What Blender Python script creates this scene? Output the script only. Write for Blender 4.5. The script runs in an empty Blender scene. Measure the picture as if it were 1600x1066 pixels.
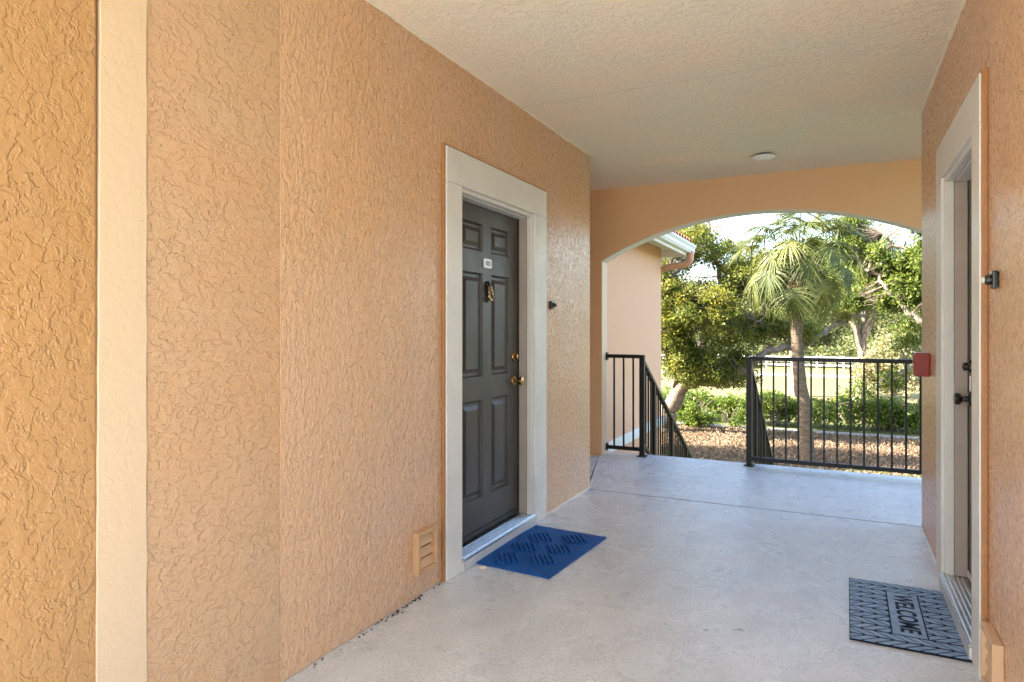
import bpy, bmesh, math, random
import numpy as np
from mathutils import Vector, Matrix

random.seed(7)
R = math.radians
sc = bpy.context.scene
COL = sc.collection

# ------------------------------------------------------------------ camera
EYE = 1.28
YAW = 26.24
FPX = 1032.0            # focal length in pixels of a 1600 px wide frame
cam_d = bpy.data.cameras.new('camera')
cam_d.sensor_width = 36.0
cam_d.lens = 36.0 * FPX / 1600.0
cam_d.shift_y = -18.7 / 1600.0
cam_d.clip_start = 0.05
cam_d.clip_end = 2000
cam = bpy.data.objects.new('camera', cam_d)
cam.location = (0, 0, EYE)
cam.rotation_euler = (R(90), 0, R(YAW))
COL.objects.link(cam)
sc.camera = cam

# ------------------------------------------------------------------ sky, sun, exposure
SUN_EL, SUN_AZ = 37.0, 247.0      # azimuth of the sun, clockwise from +Y
wd = bpy.data.worlds.new('World')
sc.world = wd
wd.use_nodes = True
wn = wd.node_tree
wn.nodes.clear()
sky = wn.nodes.new('ShaderNodeTexSky')
sky.sky_type = 'NISHITA'
sky.sun_disc = False
sky.sun_elevation = R(SUN_EL)
sky.sun_rotation = R(SUN_AZ)
sky.air_density = 1.0
sky.dust_density = 1.6
sky.ozone_density = 1.0
bg = wn.nodes.new('ShaderNodeBackground')
bg.inputs['Strength'].default_value = 0.10
wo = wn.nodes.new('ShaderNodeOutputWorld')
wn.links.new(sky.outputs[0], bg.inputs['Color'])
wn.links.new(bg.outputs[0], wo.inputs['Surface'])

sun_d = bpy.data.lights.new('sun', 'SUN')
sun_d.energy = 4.6
sun_d.angle = R(0.55)
sun_d.color = (1.0, 0.94, 0.84)
sun = bpy.data.objects.new('sun', sun_d)
sdir = Vector((math.sin(R(SUN_AZ)) * math.cos(R(SUN_EL)), math.cos(R(SUN_AZ)) * math.cos(R(SUN_EL)), math.sin(R(SUN_EL))))
sun.rotation_euler = sdir.to_track_quat('Z', 'Y').to_euler()
sun.location = (0, 0, 30)
COL.objects.link(sun)

sc.view_settings.view_transform = 'Standard'
sc.view_settings.look = 'None'
sc.view_settings.gamma = 1.0
sc.view_settings.exposure = 3.28
sc.render.engine = 'CYCLES'
sc.cycles.use_denoising = True
sc.cycles.max_bounces = 10
sc.cycles.diffuse_bounces = 7
sc.cycles.transparent_max_bounces = 8

# ------------------------------------------------------------------ measured layout (metres)
XL, XR = -1.801, 0.488          # faces of the two long walls
YA, YA2 = 6.379, 6.544          # arch wall front and back
YJ = 5.008                      # joint between walkway and landing
ZC = 2.686                      # ceiling
AL, AR = -2.14, 0.90            # arch opening
GZ = -2.9                       # ground outside
YEDGE = 6.66                    # edge of the landing


def at(px, py, depth):
    """world point seen at a photo pixel, at a given depth along the view axis (for laying out the garden)"""
    c, s = math.cos(R(YAW)), math.sin(R(YAW))
    r = (px - 800) / FPX * depth
    return np.array([r * c - depth * s, r * s + depth * c, EYE - (py - 514.3) / FPX * depth])


# ------------------------------------------------------------------ material helpers
class NT:
    def __init__(self, name):
        self.m = bpy.data.materials.new(name)
        self.m.use_nodes = True
        self.t = self.m.node_tree
        self.t.nodes.clear()
        self.out = self.n('ShaderNodeOutputMaterial')

    def n(self, typ, **kw):
        nd = self.t.nodes.new(typ)
        for k, v in kw.items():
            if k == 'ins':
                for kk, vv in v.items():
                    nd.inputs[kk].default_value = vv
            else:
                setattr(nd, k, v)
        return nd

    def l(self, a, b):
        self.t.links.new(a, b)

    def coords(self, scale=(1, 1, 1), rot=(0, 0, 0)):
        tc = self.n('ShaderNodeTexCoord')
        mp = self.n('ShaderNodeMapping')
        mp.inputs['Scale'].default_value = scale
        mp.inputs['Rotation'].default_value = rot
        self.l(tc.outputs['Object'], mp.inputs['Vector'])
        return mp.outputs['Vector']

    def noise(self, vec, scale, detail=3, rough=0.55, dist=0.0):
        nd = self.n('ShaderNodeTexNoise')
        nd.inputs['Scale'].default_value = scale
        nd.inputs['Detail'].default_value = detail
        nd.inputs['Roughness'].default_value = rough
        nd.inputs['Distortion'].default_value = dist
        self.l(vec, nd.inputs['Vector'])
        return nd.outputs['Fac']

    def ramp(self, fac, stops):
        nd = self.n('ShaderNodeValToRGB')
        cr = nd.color_ramp
        while len(cr.elements) < len(stops):
            cr.elements.new(0.5)
        for e, (p, c) in zip(cr.elements, stops):
            e.position = p
            e.color = (c, c, c, 1) if not hasattr(c, '__len__') else (*c, 1)
        self.l(fac, nd.inputs['Fac'])
        return nd.outputs['Color']

    def math(self, op, a, b=0.5):
        nd = self.n('ShaderNodeMath', operation=op)
        for i, v in enumerate((a, b)):
            if isinstance(v, (int, float)):
                nd.inputs[i].default_value = v
            else:
                self.l(v, nd.inputs[i])
        return nd.outputs[0]

    def mix(self, fac, a, b, mode='MIX'):
        nd = self.n('ShaderNodeMix', data_type='RGBA', blend_type=mode)
        if isinstance(fac, (int, float)):
            nd.inputs['Factor'].default_value = fac
        else:
            self.l(fac, nd.inputs['Factor'])
        for k, v in (('A', a), ('B', b)):
            sock = nd.inputs[6 if k == 'A' else 7]
            if hasattr(v, '__len__'):
                sock.default_value = (*v[:3], 1)
            else:
                self.l(v, sock)
        return nd.outputs[2]

    def bump(self, h, dist, strength=1.0, normal=None):
        nd = self.n('ShaderNodeBump')
        nd.inputs['Distance'].default_value = dist
        nd.inputs['Strength'].default_value = strength
        self.l(h, nd.inputs['Height'])
        if normal is not None:
            self.l(normal, nd.inputs['Normal'])
        return nd.outputs['Normal']

    def bsdf(self, color, rough=0.5, normal=None, metallic=0.0, spec=0.5):
        nd = self.n('ShaderNodeBsdfPrincipled')
        if hasattr(color, '__len__'):
            nd.inputs['Base Color'].default_value = (*color[:3], 1)
        else:
            self.l(color, nd.inputs['Base Color'])
        if isinstance(rough, (int, float)):
            nd.inputs['Roughness'].default_value = rough
        else:
            self.l(rough, nd.inputs['Roughness'])
        nd.inputs['Metallic'].default_value = metallic
        nd.inputs['Specular IOR Level'].default_value = spec
        if normal is not None:
            self.l(normal, nd.inputs['Normal'])
        self.l(nd.outputs[0], self.out.inputs['Surface'])
        return nd


def plain(name, color, rough=0.5, var=0.12, vs=6.0, bump=0.0, bs=60.0, metallic=0.0, spec=0.5, stretch=(1, 1, 1), speck=0.0):
    t = NT(name)
    v = t.coords(stretch)
    n = t.noise(v, vs, 5, 0.6)
    c0 = tuple(min(1, x * (1 - var)) for x in color)
    c1 = tuple(min(1, x * (1 + var)) for x in color)
    col = t.mix(t.ramp(n, [(0.3, 0.0), (0.7, 1.0)]), c0, c1)
    if speck > 0:
        sp = t.ramp(t.noise(v, vs * 9, 2, 0.5), [(0.66, 0.0), (0.72, 1.0)])
        col = t.mix(t.math('MULTIPLY', sp, speck), col, tuple(x * 0.35 for x in color))
    rr = t.math('ADD', t.math('MULTIPLY', t.noise(v, vs * 2.3, 3), 0.24), rough - 0.12)
    nm = t.bump(t.noise(v, bs, 4, 0.6), bump) if bump > 0 else None
    t.bsdf(col, rr, nm, metallic, spec)
    return t.m


def stucco(name, color, colb, scale=1.0, stretch=(1, 1, 1), dist=0.0045, rough=0.42, spec=0.5, fill=0.5, dirt=0.25, wmod=3.4):
    """trowelled, painted stucco: flattened islands with crisp ragged edges, pits and a satin paint film"""
    t = NT(name)
    v = t.coords(stretch)
    a = t.noise(v, 27 * scale, 3, 0.62, 0.3)
    b = t.noise(v, 62 * scale, 2, 0.6, 0.4)
    w = t.noise(v, wmod, 3, 0.65)
    pa = t.ramp(a, [(0.465, 0.0), (0.50, 0.9), (0.62, 1.0)])
    pb = t.ramp(b, [(0.43, 0.0), (0.53, 1.0)])
    wa = t.ramp(w, [(0.36, 0.35), (0.56, 1.0)])
    wb = t.ramp(w, [(0.38, 0.85), (0.50, 0.25), (0.64, 0.7)])
    h = t.math('ADD', t.math('MULTIPLY', t.math('MULTIPLY', pa, wa), 0.55), t.math('MULTIPLY', t.math('MULTIPLY', pb, wb), 0.40))
    nm = t.bump(h, dist, 1.0)
    big = t.noise(v, 1.3, 4, 0.65)
    col = t.mix(t.ramp(big, [(0.35, 0.0), (0.65, 1.0)]), color, colb)
    pits = t.math('MULTIPLY', t.ramp(t.math('ADD', b, t.math('MULTIPLY', a, 0.25)), [(0.30, 1.0), (0.38, 0.0)]), dirt)
    col = t.mix(pits, col, (0.12, 0.07, 0.04))
    rr = t.math('ADD', t.math('MULTIPLY', b, 0.25), rough - 0.12)
    t.bsdf(col, rr, nm, 0.0, spec)
    return t.m


def leafmat(name, ca, cb, cc, rough=0.42, trans=0.35):
    """leaves: three tones mixed by a random value stored per leaf, with light passing through"""
    t = NT(name)
    at_ = t.n('ShaderNodeAttribute', attribute_name='tint')
    col = t.ramp(at_.outputs['Fac'], [(0.0, ca), (0.5, cb), (1.0, cc)])
    p = t.n('ShaderNodeBsdfPrincipled')
    t.l(col, p.inputs['Base Color'])
    p.inputs['Roughness'].default_value = rough
    p.inputs['Specular IOR Level'].default_value = 0.22
    tr = t.n('ShaderNodeBsdfTranslucent')
    t.l(t.mix(0.35, col, (0.30, 0.34, 0.03)), tr.inputs['Color'])
    mx = t.n('ShaderNodeMixShader')
    mx.inputs['Fac'].default_value = trans
    t.l(p.outputs[0], mx.inputs[1])
    t.l(tr.outputs[0], mx.inputs[2])
    t.l(mx.outputs[0], t.out.inputs['Surface'])
    return t.m


M = {}
M['wall'] = stucco('wall_stucco', (0.665, 0.385, 0.205), (0.655, 0.41, 0.265), 0.98, (1.0, 1.0, 0.62), 0.0080, 0.29, 0.75, dirt=0.10)
M['wall_coarse'] = stucco('near_stucco_shaded', (0.58, 0.330, 0.176), (0.555, 0.355, 0.215), 0.80, (1.0, 0.85, 1.12), 0.0058, 0.42, 0.5, wmod=5.0)  # same paint as the long wall, darkened: near-end shade put into the colour
M['wall_smooth'] = stucco('smooth_stucco', (0.79, 0.485, 0.260), (0.78, 0.49, 0.275), 1.3, (1, 1, 1), 0.0012, 0.5, 0.4, dirt=0.1)
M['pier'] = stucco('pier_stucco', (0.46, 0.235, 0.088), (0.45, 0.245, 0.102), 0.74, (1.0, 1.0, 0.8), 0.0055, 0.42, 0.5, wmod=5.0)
M['cream'] = stucco('cream_stucco', (0.66, 0.475, 0.305), (0.66, 0.47, 0.32), 1.1, (1, 1, 1), 0.0009, 0.5, 0.4, dirt=0.5)
M['pale'] = stucco('pale_soffit', (0.74, 0.68, 0.60), (0.70, 0.64, 0.57), 1.2, (1, 1, 1), 0.0012, 0.55, 0.4, dirt=0.1)
M['ceil'] = stucco('ceiling_stucco', (0.89, 0.735, 0.575), (0.80, 0.74, 0.60), 0.85, (1, 1, 1), 0.0075, 0.45, 0.55, dirt=0.35)
M['peach'] = stucco('wing_stucco', (0.68, 0.365, 0.215), (0.67, 0.375, 0.235), 1.4, (1, 1, 1), 0.002, 0.6, 0.3, dirt=0.15)
M['casing'] = plain('casing_paint', (0.70, 0.68, 0.65), 0.42, 0.08, 3, 0.0016, 60, speck=0.12)
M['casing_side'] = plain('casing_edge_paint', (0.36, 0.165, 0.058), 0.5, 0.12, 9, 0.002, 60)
M['jamb'] = plain('jamb_paint', (0.40, 0.33, 0.285), 0.4, 0.06, 5, 0.0005, 60)
M['mould'] = plain('moulding_paint', (0.66, 0.64, 0.61), 0.35, 0.04, 5)
M['door_dark'] = plain('door_brown_paint', (0.050, 0.042, 0.037), 0.42, 0.25, 4, 0.0006, 25, spec=0.4, stretch=(1, 1, 0.5))
M['door_grey'] = plain('door_taupe_paint', (0.085, 0.068, 0.055), 0.35, 0.12, 4, 0.0006, 25, spec=0.5, stretch=(1, 1, 0.5))
M['rubber'] = plain('weatherstrip_rubber', (0.018, 0.014, 0.012), 0.55, 0.2, 9)
M['alu'] = plain('aluminium', (0.62, 0.63, 0.65), 0.3, 0.08, 20, 0.0003, 60, metallic=0.9, stretch=(6, 0.4, 6))
M['step'] = plain('sill_paint', (0.55, 0.55, 0.55), 0.45, 0.08, 9, 0.001, 60, speck=0.2)
M['brass'] = plain('aged_brass', (0.42, 0.27, 0.11), 0.25, 0.35, 30, metallic=1.0)
M['bronze'] = plain('dark_bronze', (0.035, 0.026, 0.018), 0.3, 0.4, 30, metallic=0.7)
M['steel'] = plain('bright_steel', (0.7, 0.7, 0.72), 0.2, 0.06, 30, metallic=1.0)
M['blackplastic'] = plain('black_plastic', (0.014, 0.014, 0.015), 0.28, 0.15, 20)
M['whiteplastic'] = plain('white_plastic', (0.80, 0.79, 0.76), 0.35, 0.03, 20)
M['plate'] = plain('number_plate_white', (0.72, 0.72, 0.74), 0.3, 0.04, 20)
M['ink'] = plain('grey_ink', (0.22, 0.20, 0.26), 0.5, 0.1, 20)
M['vent'] = plain('vent_paint', (0.58, 0.33, 0.17), 0.42, 0.06, 9)
M['ventpale'] = plain('vent_paint_pale', (0.60, 0.40, 0.24), 0.42, 0.06, 9)
M['red'] = plain('red_enamel', (0.26, 0.018, 0.010), 0.35, 0.15, 12, 0.0004, 50)
M['rail'] = plain('railing_paint', (0.009, 0.007, 0.006), 0.42, 0.25, 14, 0.0006, 80, spec=0.35)
M['white'] = plain('white_paint', (0.74, 0.73, 0.71), 0.45, 0.05, 4)
M['gutter'] = plain('downspout_paint', (0.55, 0.27, 0.15), 0.4, 0.08, 6)
M['tile'] = plain('clay_tile', (0.32, 0.11, 0.05), 0.7, 0.35, 9, 0.002, 50)
M['stair'] = plain('stair_concrete', (0.46, 0.46, 0.47), 0.55, 0.08, 6, 0.001, 80)
M['stringer'] = plain('stringer_paint', (0.60, 0.42, 0.28), 0.5, 0.08, 6)
M['caulk'] = plain('caulk', (0.78, 0.68, 0.55), 0.5, 0.08, 20, 0.002, 40)
M['caulk_white'] = plain('white_caulk', (0.70, 0.71, 0.72), 0.5, 0.1, 20)
M['dark'] = plain('joint_dark', (0.03, 0.026, 0.022), 0.8, 0.3, 9)
M['bluerub'] = plain('blue_mat_pile', (0.006, 0.085, 0.33), 0.7, 0.35, 60, 0.002, 400, spec=0.25)
M['navy'] = plain('navy_rubber', (0.006, 0.010, 0.026), 0.7, 0.3, 30, spec=0.2)
M['greyblue'] = plain('grey_blue_rubber', (0.215, 0.315, 0.47), 0.5, 0.25, 14, 0.0006, 200)
M['paper'] = plain('paper', (0.75, 0.62, 0.60), 0.7, 0.1, 60)
M['bark'] = plain('oak_bark', (0.16, 0.125, 0.095), 0.85, 0.45, 5, 0.03, 14, spec=0.2)
M['palmbark'] = plain('palm_bark', (0.105, 0.074, 0.050), 0.85, 0.45, 6, 0.03, 9, spec=0.2, stretch=(1, 1, 2.6))
M['deadwood'] = plain('dry_wood', (0.30, 0.25, 0.19), 0.9, 0.3, 6)
M['concrete'] = plain('path_concrete', (0.20, 0.19, 0.175), 0.85, 0.15, 2, 0.004, 30)
M['asphalt'] = plain('drive_gravel', (0.30, 0.27, 0.23), 0.9, 0.12, 1, 0.004, 30)

# the painted concrete walkway: satin film, scuffs, small dark spots and faint roller marks
t = NT('walkway_paint')
v = t.coords()
big = t.noise(v, 1.3, 5, 0.62)
col = t.mix(t.ramp(big, [(0.3, 0.0), (0.7, 1.0)]), (0.62, 0.645, 0.67), (0.71, 0.735, 0.755))
streak = t.noise(t.coords((2.0, 1.1, 1)), 2.4, 3, 0.6)
col = t.mix(t.ramp(streak, [(0.38, 0.0), (0.78, 0.42)]), col, (0.44, 0.45, 0.47))
grit = t.noise(v, 85, 3, 0.65)
col = t.mix(t.ramp(grit, [(0.36, 0.40), (0.50, 0.0)]), col, (0.27, 0.275, 0.285))
tcf = t.n('ShaderNodeTexCoord')
warp = t.noise(v, 38, 3, 0.6)
for (sx_, sy_, sr0) in ((-0.502, 2.881, 0.014), (-0.372, 2.952, 0.017), (-0.395, 2.938, 0.012), (-0.67, 2.867, 0.009), (-1.103, 3.608, 0.009), (-0.346, 4.065, 0.010), (-0.113, 4.976, 0.008), (-0.87, 4.149, 0.012), (-0.62, 3.35, 0.006), (-1.25, 2.75, 0.006)):
    vd = t.n('ShaderNodeVectorMath', operation='DISTANCE')
    t.l(tcf.outputs['Object'], vd.inputs[0])
    vd.inputs[1].default_value = (sx_, sy_, 0)
    dd_ = t.math('ADD', vd.outputs['Value'], t.math('MULTIPLY', warp, sr0 * 2.2))
    col = t.mix(t.ramp(t.math('DIVIDE', dd_, sr0 * 4), [(0.38, 0.75), (0.52, 0.0)]), col, (0.16, 0.155, 0.15))
spots = t.ramp(t.noise(v, 7.5, 6, 0.75), [(0.745, 0.0), (0.80, 0.6)])
col = t.mix(spots, col, (0.13, 0.125, 0.12))
hh = t.math('ADD', t.math('MULTIPLY', t.noise(v, 70, 3, 0.65), 1.2), t.math('MULTIPLY', t.noise(v, 5, 3), 1.2))
nm = t.bump(hh, 0.0026, 1.0)
rr = t.math('ADD', t.math('MULTIPLY', t.noise(v, 4, 4), 0.3), 0.13)
t.bsdf(col, rr, nm, 0, 0.5)
M['floor'] = t.m

# ground: dry pasture in the distance, greener lawn near the building, bare patches
t = NT('grass_ground')
v = t.coords()
n1 = t.noise(v, 0.12, 5, 0.6)
n2 = t.noise(v, 1.7, 5, 0.65)
n3 = t.noise(v, 28, 3, 0.6)
geo = t.n('ShaderNodeNewGeometry')
sx = t.n('ShaderNodeSeparateXYZ')
t.l(geo.outputs['Position'], sx.inputs[0])
near = t.ramp(t.math('DIVIDE', t.math('ADD', sx.outputs['Y'], t.math('MULTIPLY', n2, 6)), 100.0), [(0.32, 0.0), (0.40, 1.0)])
lawn = t.mix(t.ramp(n2, [(0.3, 0.0), (0.7, 1.0)]), (0.055, 0.085, 0.018), (0.115, 0.135, 0.035))
field = t.mix(t.ramp(n1, [(0.35, 0.0), (0.65, 1.0)]), (0.185, 0.148, 0.072), (0.155, 0.138, 0.062))
field = t.mix(t.ramp(n2, [(0.45, 0.0), (0.75, 0.4)]), field, (0.20, 0.20, 0.07))
col = t.mix(near, lawn, field)
col = t.mix(t.ramp(n3, [(0.35, 0.35), (0.6, 0.0)]), col, (0.05, 0.05, 0.02))
t.bsdf(col, 0.9, t.bump(t.math('ADD', n2, n3), 0.05), 0, 0.15)
M['ground'] = t.m

t = NT('pine_straw')
v = t.coords()
n2 = t.noise(v, 1.1, 5, 0.65)
n3 = t.noise(v, 22, 4, 0.7, 1.0)
col = t.mix(t.ramp(n2, [(0.3, 0.0), (0.7, 1.0)]), (0.135, 0.088, 0.055), (0.235, 0.155, 0.098))
col = t.mix(t.ramp(n3, [(0.35, 0.6), (0.6, 0.0)]), col, (0.07, 0.04, 0.025))
t.bsdf(col, 0.9, t.bump(t.math('ADD', n2, n3), 0.06), 0, 0.1)
M['mulch'] = t.m

M['oakA'] = leafmat('oak_leaves_yellowing', (0.045, 0.070, 0.018), (0.120, 0.140, 0.028), (0.32, 0.25, 0.035))
M['oakB'] = leafmat('oak_leaves_green', (0.032, 0.060, 0.016), (0.090, 0.130, 0.028), (0.19, 0.21, 0.045))
M['hedgeleaf'] = leafmat('hedge_leaves', (0.030, 0.065, 0.012), (0.085, 0.14, 0.020), (0.19, 0.22, 0.035))
M['farleaf'] = leafmat('far_leaves', (0.050, 0.070, 0.026), (0.105, 0.120, 0.045), (0.18, 0.17, 0.065), 0.6, 0.25)
M['paleleaf'] = leafmat('pale_dry_leaves', (0.10, 0.105, 0.045), (0.24, 0.215, 0.105), (0.40, 0.34, 0.19), 0.6, 0.25)
M['frond'] = leafmat('palm_fronds', (0.032, 0.046, 0.013), (0.085, 0.098, 0.026), (0.21, 0.19, 0.065), 0.5, 0.22)
M['deadfrond'] = leafmat('dead_palm_fronds', (0.16, 0.10, 0.055), (0.27, 0.18, 0.10), (0.36, 0.27, 0.16), 0.7, 0.2)
M['grassblade'] = leafmat('grass_blades', (0.045, 0.080, 0.014), (0.09, 0.125, 0.025), (0.20, 0.19, 0.06), 0.5, 0.3)
M['litter'] = leafmat('leaf_litter', (0.085, 0.052, 0.030), (0.185, 0.120, 0.074), (0.32, 0.24, 0.155), 0.8, 0.1)


# ------------------------------------------------------------------ mesh helpers
class MB:
    """collects shapes into one mesh"""
    def __init__(self, T=None):
        self.v, self.f = [], []
        self.T = T

    def add(self, vs, fs):
        o = len(self.v)
        self.v += [tuple(p) for p in vs]
        self.f += [tuple(i + o for i in f) for f in fs]
        return self

    def box(self, x0, x1, y0, y1, z0, z1):
        v = [(x0, y0, z0), (x1, y0, z0), (x1, y1, z0), (x0, y1, z0), (x0, y0, z1), (x1, y0, z1), (x1, y1, z1), (x0, y1, z1)]
        return self.add(v, [(0, 3, 2, 1), (4, 5, 6, 7), (0, 1, 5, 4), (1, 2, 6, 5), (2, 3, 7, 6), (3, 0, 4, 7)])

    def bar(self, a, b, w, h, up=(0, 0, 1)):
        a, b = Vector(a), Vector(b)
        d = (b - a).normalized()
        s = d.cross(Vector(up)).normalized()
        u = s.cross(d).normalized()
        vs = []
        for p in (a, b):
            for i, j in ((-1, -1), (1, -1), (1, 1), (-1, 1)):
                vs.append(p + s * (i * w / 2) + u * (j * h / 2))
        return self.add(vs, [(0, 3, 2, 1), (4, 5, 6, 7), (0, 1, 5, 4), (1, 2, 6, 5), (2, 3, 7, 6), (3, 0, 4, 7)])

    def tube(self, pts, rad, n=8, cap=True):
        pts = [Vector(p) for p in pts]
        if not hasattr(rad, '__len__'):
            rad = [rad] * len(pts)
        vs, fs = [], []
        ref = Vector((0.31, 0.17, 0.93))
        for i, p in enumerate(pts):
            d = (pts[min(i + 1, len(pts) - 1)] - pts[max(i - 1, 0)]).normalized()
            if abs(d.dot(ref)) > 0.97:
                ref = Vector((1, 0, 0))
            s = d.cross(ref).normalized()
            u = s.cross(d)
            for k in range(n):
                a = 2 * math.pi * k / n
                vs.append(p + s * (math.cos(a) * rad[i]) + u * (math.sin(a) * rad[i]))
        for i in range(len(pts) - 1):
            for k in range(n):
                k2 = (k + 1) % n
                fs.append((i * n + k, i * n + k2, (i + 1) * n + k2, (i + 1) * n + k))
        if cap:
            fs.append(tuple(range(n))[::-1])
            fs.append(tuple((len(pts) - 1) * n + k for k in range(n)))
        return self.add(vs, fs)

    def lathe(self, prof, origin, axis, n=24):
        """prof: list of (radius, distance along the axis)"""
        o, ax = Vector(origin), Vector(axis).normalized()
        s = ax.orthogonal().normalized()
        u = ax.cross(s)
        vs, fs = [], []
        for r, d in prof:
            for k in range(n):
                a = 2 * math.pi * k / n
                vs.append(o + ax * d + s * (r * math.cos(a)) + u * (r * math.sin(a)))
        for i in range(len(prof) - 1):
            for k in range(n):
                k2 = (k + 1) % n
                fs.append((i * n + k, i * n + k2, (i + 1) * n + k2, (i + 1) * n + k))
        fs.append(tuple(range(n))[::-1])
        fs.append(tuple((len(prof) - 1) * n + k for k in range(n)))
        return self.add(vs, fs)

    def prism(self, poly, z0, z1):
        n = len(poly)
        vs = [(x, y, z0) for x, y in poly] + [(x, y, z1) for x, y in poly]
        fs = [tuple(range(n))[::-1], tuple(range(n, 2 * n))]
        fs += [(i, (i + 1) % n, n + (i + 1) % n, n + i) for i in range(n)]
        return self.add(vs, fs)

    def build(self, name, mat, parent=None, smooth=False, bevel=0.0, seg=2):
        me = bpy.data.meshes.new(name)
        vs = self.v if self.T is None else [self.T(*p) for p in self.v]
        me.from_pydata([tuple(p) for p in vs], [], self.f)
        bm = bmesh.new()
        bm.from_mesh(me)
        bmesh.ops.recalc_face_normals(bm, faces=bm.faces)
        if bevel > 0:
            es = [e for e in bm.edges if len(e.link_faces) == 2 and e.calc_face_angle(0) > 0.5]
            bmesh.ops.bevel(bm, geom=es, offset=bevel, segments=seg, affect='EDGES', profile=0.6, clamp_overlap=True)
        bm.to_mesh(me)
        bm.free()
        if smooth:
            for p in me.polygons:
                p.use_smooth = True
            try:
                me.set_sharp_from_angle(angle=R(42))
            except Exception:
                pass
        me.materials.append(mat)
        o = bpy.data.objects.new(name, me)
        COL.objects.link(o)
        if parent is not None:
            o.parent = parent
        return o


def empty(name, loc=(0, 0, 0)):
    o = bpy.data.objects.new(name, None)
    o.empty_display_size = 0.1
    o.location = loc
    COL.objects.link(o)
    return o


def tag(o, label=None, cat=None, group=None, kind=None):
    if label:
        o['label'] = label
    if cat:
        o['category'] = cat
    if group:
        o['group'] = group
    if kind:
        o['kind'] = kind
    return o


def grid_solid(mb, xf, us, zs, hole):
    """a slab between the planes xf[0] (seen side) and xf[1] in (x; u=y, z) with some cells left open"""
    nu, nz = len(us) - 1, len(zs) - 1
    full = lambda i, j: 0 <= i < nu and 0 <= j < nz and not hole(i, j)
    idx = {}
    vs, fs = [], []

    def P(k, i, j):
        if (k, i, j) not in idx:
            idx[(k, i, j)] = len(vs)
            vs.append((xf[k], us[i], zs[j]))
        return idx[(k, i, j)]
    for i in range(nu):
        for j in range(nz):
            if not full(i, j):
                continue
            for k in (0, 1):
                fs.append((P(k, i, j), P(k, i + 1, j), P(k, i + 1, j + 1), P(k, i, j + 1)))
            for (di, dj, e) in ((-1, 0, ((i, j), (i, j + 1))), (1, 0, ((i + 1, j), (i + 1, j + 1))), (0, -1, ((i, j), (i + 1, j))), (0, 1, ((i, j + 1), (i + 1, j + 1)))):
                if not full(i + di, j + dj):
                    a, b = e
                    fs.append((P(0, *a), P(0, *b), P(1, *b), P(1, *a)))
    mb.add(vs, fs)


def text_mesh(s, size, depth, mat, name, mtx, parent=None, sx=1.0):
    cu = bpy.data.curves.new(name, 'FONT')
    cu.body = s
    cu.size = size
    cu.extrude = depth
    cu.offset = size * 0.022
    cu.align_x = 'CENTER'
    cu.align_y = 'CENTER'
    tmp = bpy.data.objects.new(name + '_tmp', cu)
    COL.objects.link(tmp)
    dg = bpy.context.evaluated_depsgraph_get()
    me = bpy.data.meshes.new_from_object(tmp.evaluated_get(dg))
    bpy.data.objects.remove(tmp)
    me.transform(mtx @ Matrix.Diagonal((sx, 1, 1, 1)))
    me.materials.clear()
    me.materials.append(mat)
    me.name = name
    o = bpy.data.objects.new(name, me)
    COL.objects.link(o)
    if parent is not None:
        o.parent = parent
    return o


def raw_mesh(name, verts, faces_n, nper, mat, parent=None, tint=None):
    """fast mesh from numpy: faces of nper consecutive vertices"""
    me = bpy.data.meshes.new(name)
    nv = len(verts)
    me.vertices.add(nv)
    me.vertices.foreach_set('co', np.ascontiguousarray(verts, dtype=np.float32).ravel())
    nf = nv // nper
    me.loops.add(nv)
    me.loops.foreach_set('vertex_index', np.arange(nv, dtype=np.int32))
    me.polygons.add(nf)
    me.polygons.foreach_set('loop_start', np.arange(0, nv, nper, dtype=np.int32))
    me.update(calc_edges=True)
    if tint is not None:
        a = me.attributes.new('tint', 'FLOAT', 'FACE')
        a.data.foreach_set('value', np.ascontiguousarray(tint, dtype=np.float32))
    me.materials.append(mat)
    me.validate()
    o = bpy.data.objects.new(name, me)
    COL.objects.link(o)
    if parent is not None:
        o.parent = parent
    return o


# ================================================================== LARGE STRUCTURE
# ---- floor
walk = empty('walkway_floor', (0, 0, 0))
tag(walk, kind='structure')
MB().box(-3.6, 2.9, -5.0, YJ - 0.007, -0.2, 0.0).build('slab', M['floor'], walk, bevel=0.003)
MB().prism([(-1.80, YJ + 0.007), (1.6, YJ + 0.007), (1.6, YEDGE), (-2.30, YEDGE), (-2.30, 6.545), (-2.15, 6.545), (-2.15, 6.40)], -0.2, 0.0).build('slab', M['floor'], walk, bevel=0.003)
MB().prism([(-3.6, YJ + 0.007), (-1.815, YJ + 0.007), (-2.165, 6.40), (-2.165, 6.54), (-3.6, 6.54)], -0.2, 0.0).build('slab', M['floor'], walk, bevel=0.003)
MB().box(-3.6, 1.58, -5.0, YEDGE - 0.02, -0.32, -0.21).build('slab_bed', M['dark'], walk)
MB().box(-1.80, 1.6, YJ - 0.0068, YJ + 0.0068, -0.05, -0.0012).build('joint_filler', M['dark'], walk)
MB().bar((-1.806, 5.09, -0.002), (-2.158, 6.40, -0.002), 0.010, 0.010).build('caulk_joint', M['caulk_white'], walk)

rb_ = MB()
rnd_ = random.Random(9)
rb_.tube([(XR - 0.001 - rnd_.uniform(0, 0.004), 4.10 + 0.9 * k / 24, 0.002) for k in range(25)], [rnd_.uniform(0.008, 0.015) for k in range(25)], 6)
rb_.build('base_caulk', M['caulk_white'], walk, smooth=True)
rb_ = MB()
rb_.tube([(XL + 0.001 + rnd_.uniform(0, 0.003), 4.15 + 0.92 * k / 24, 0.001) for k in range(25)], [rnd_.uniform(0.004, 0.008) for k in range(25)], 6)
rb_.build('base_caulk', M['caulk'], walk, smooth=True)

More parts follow.
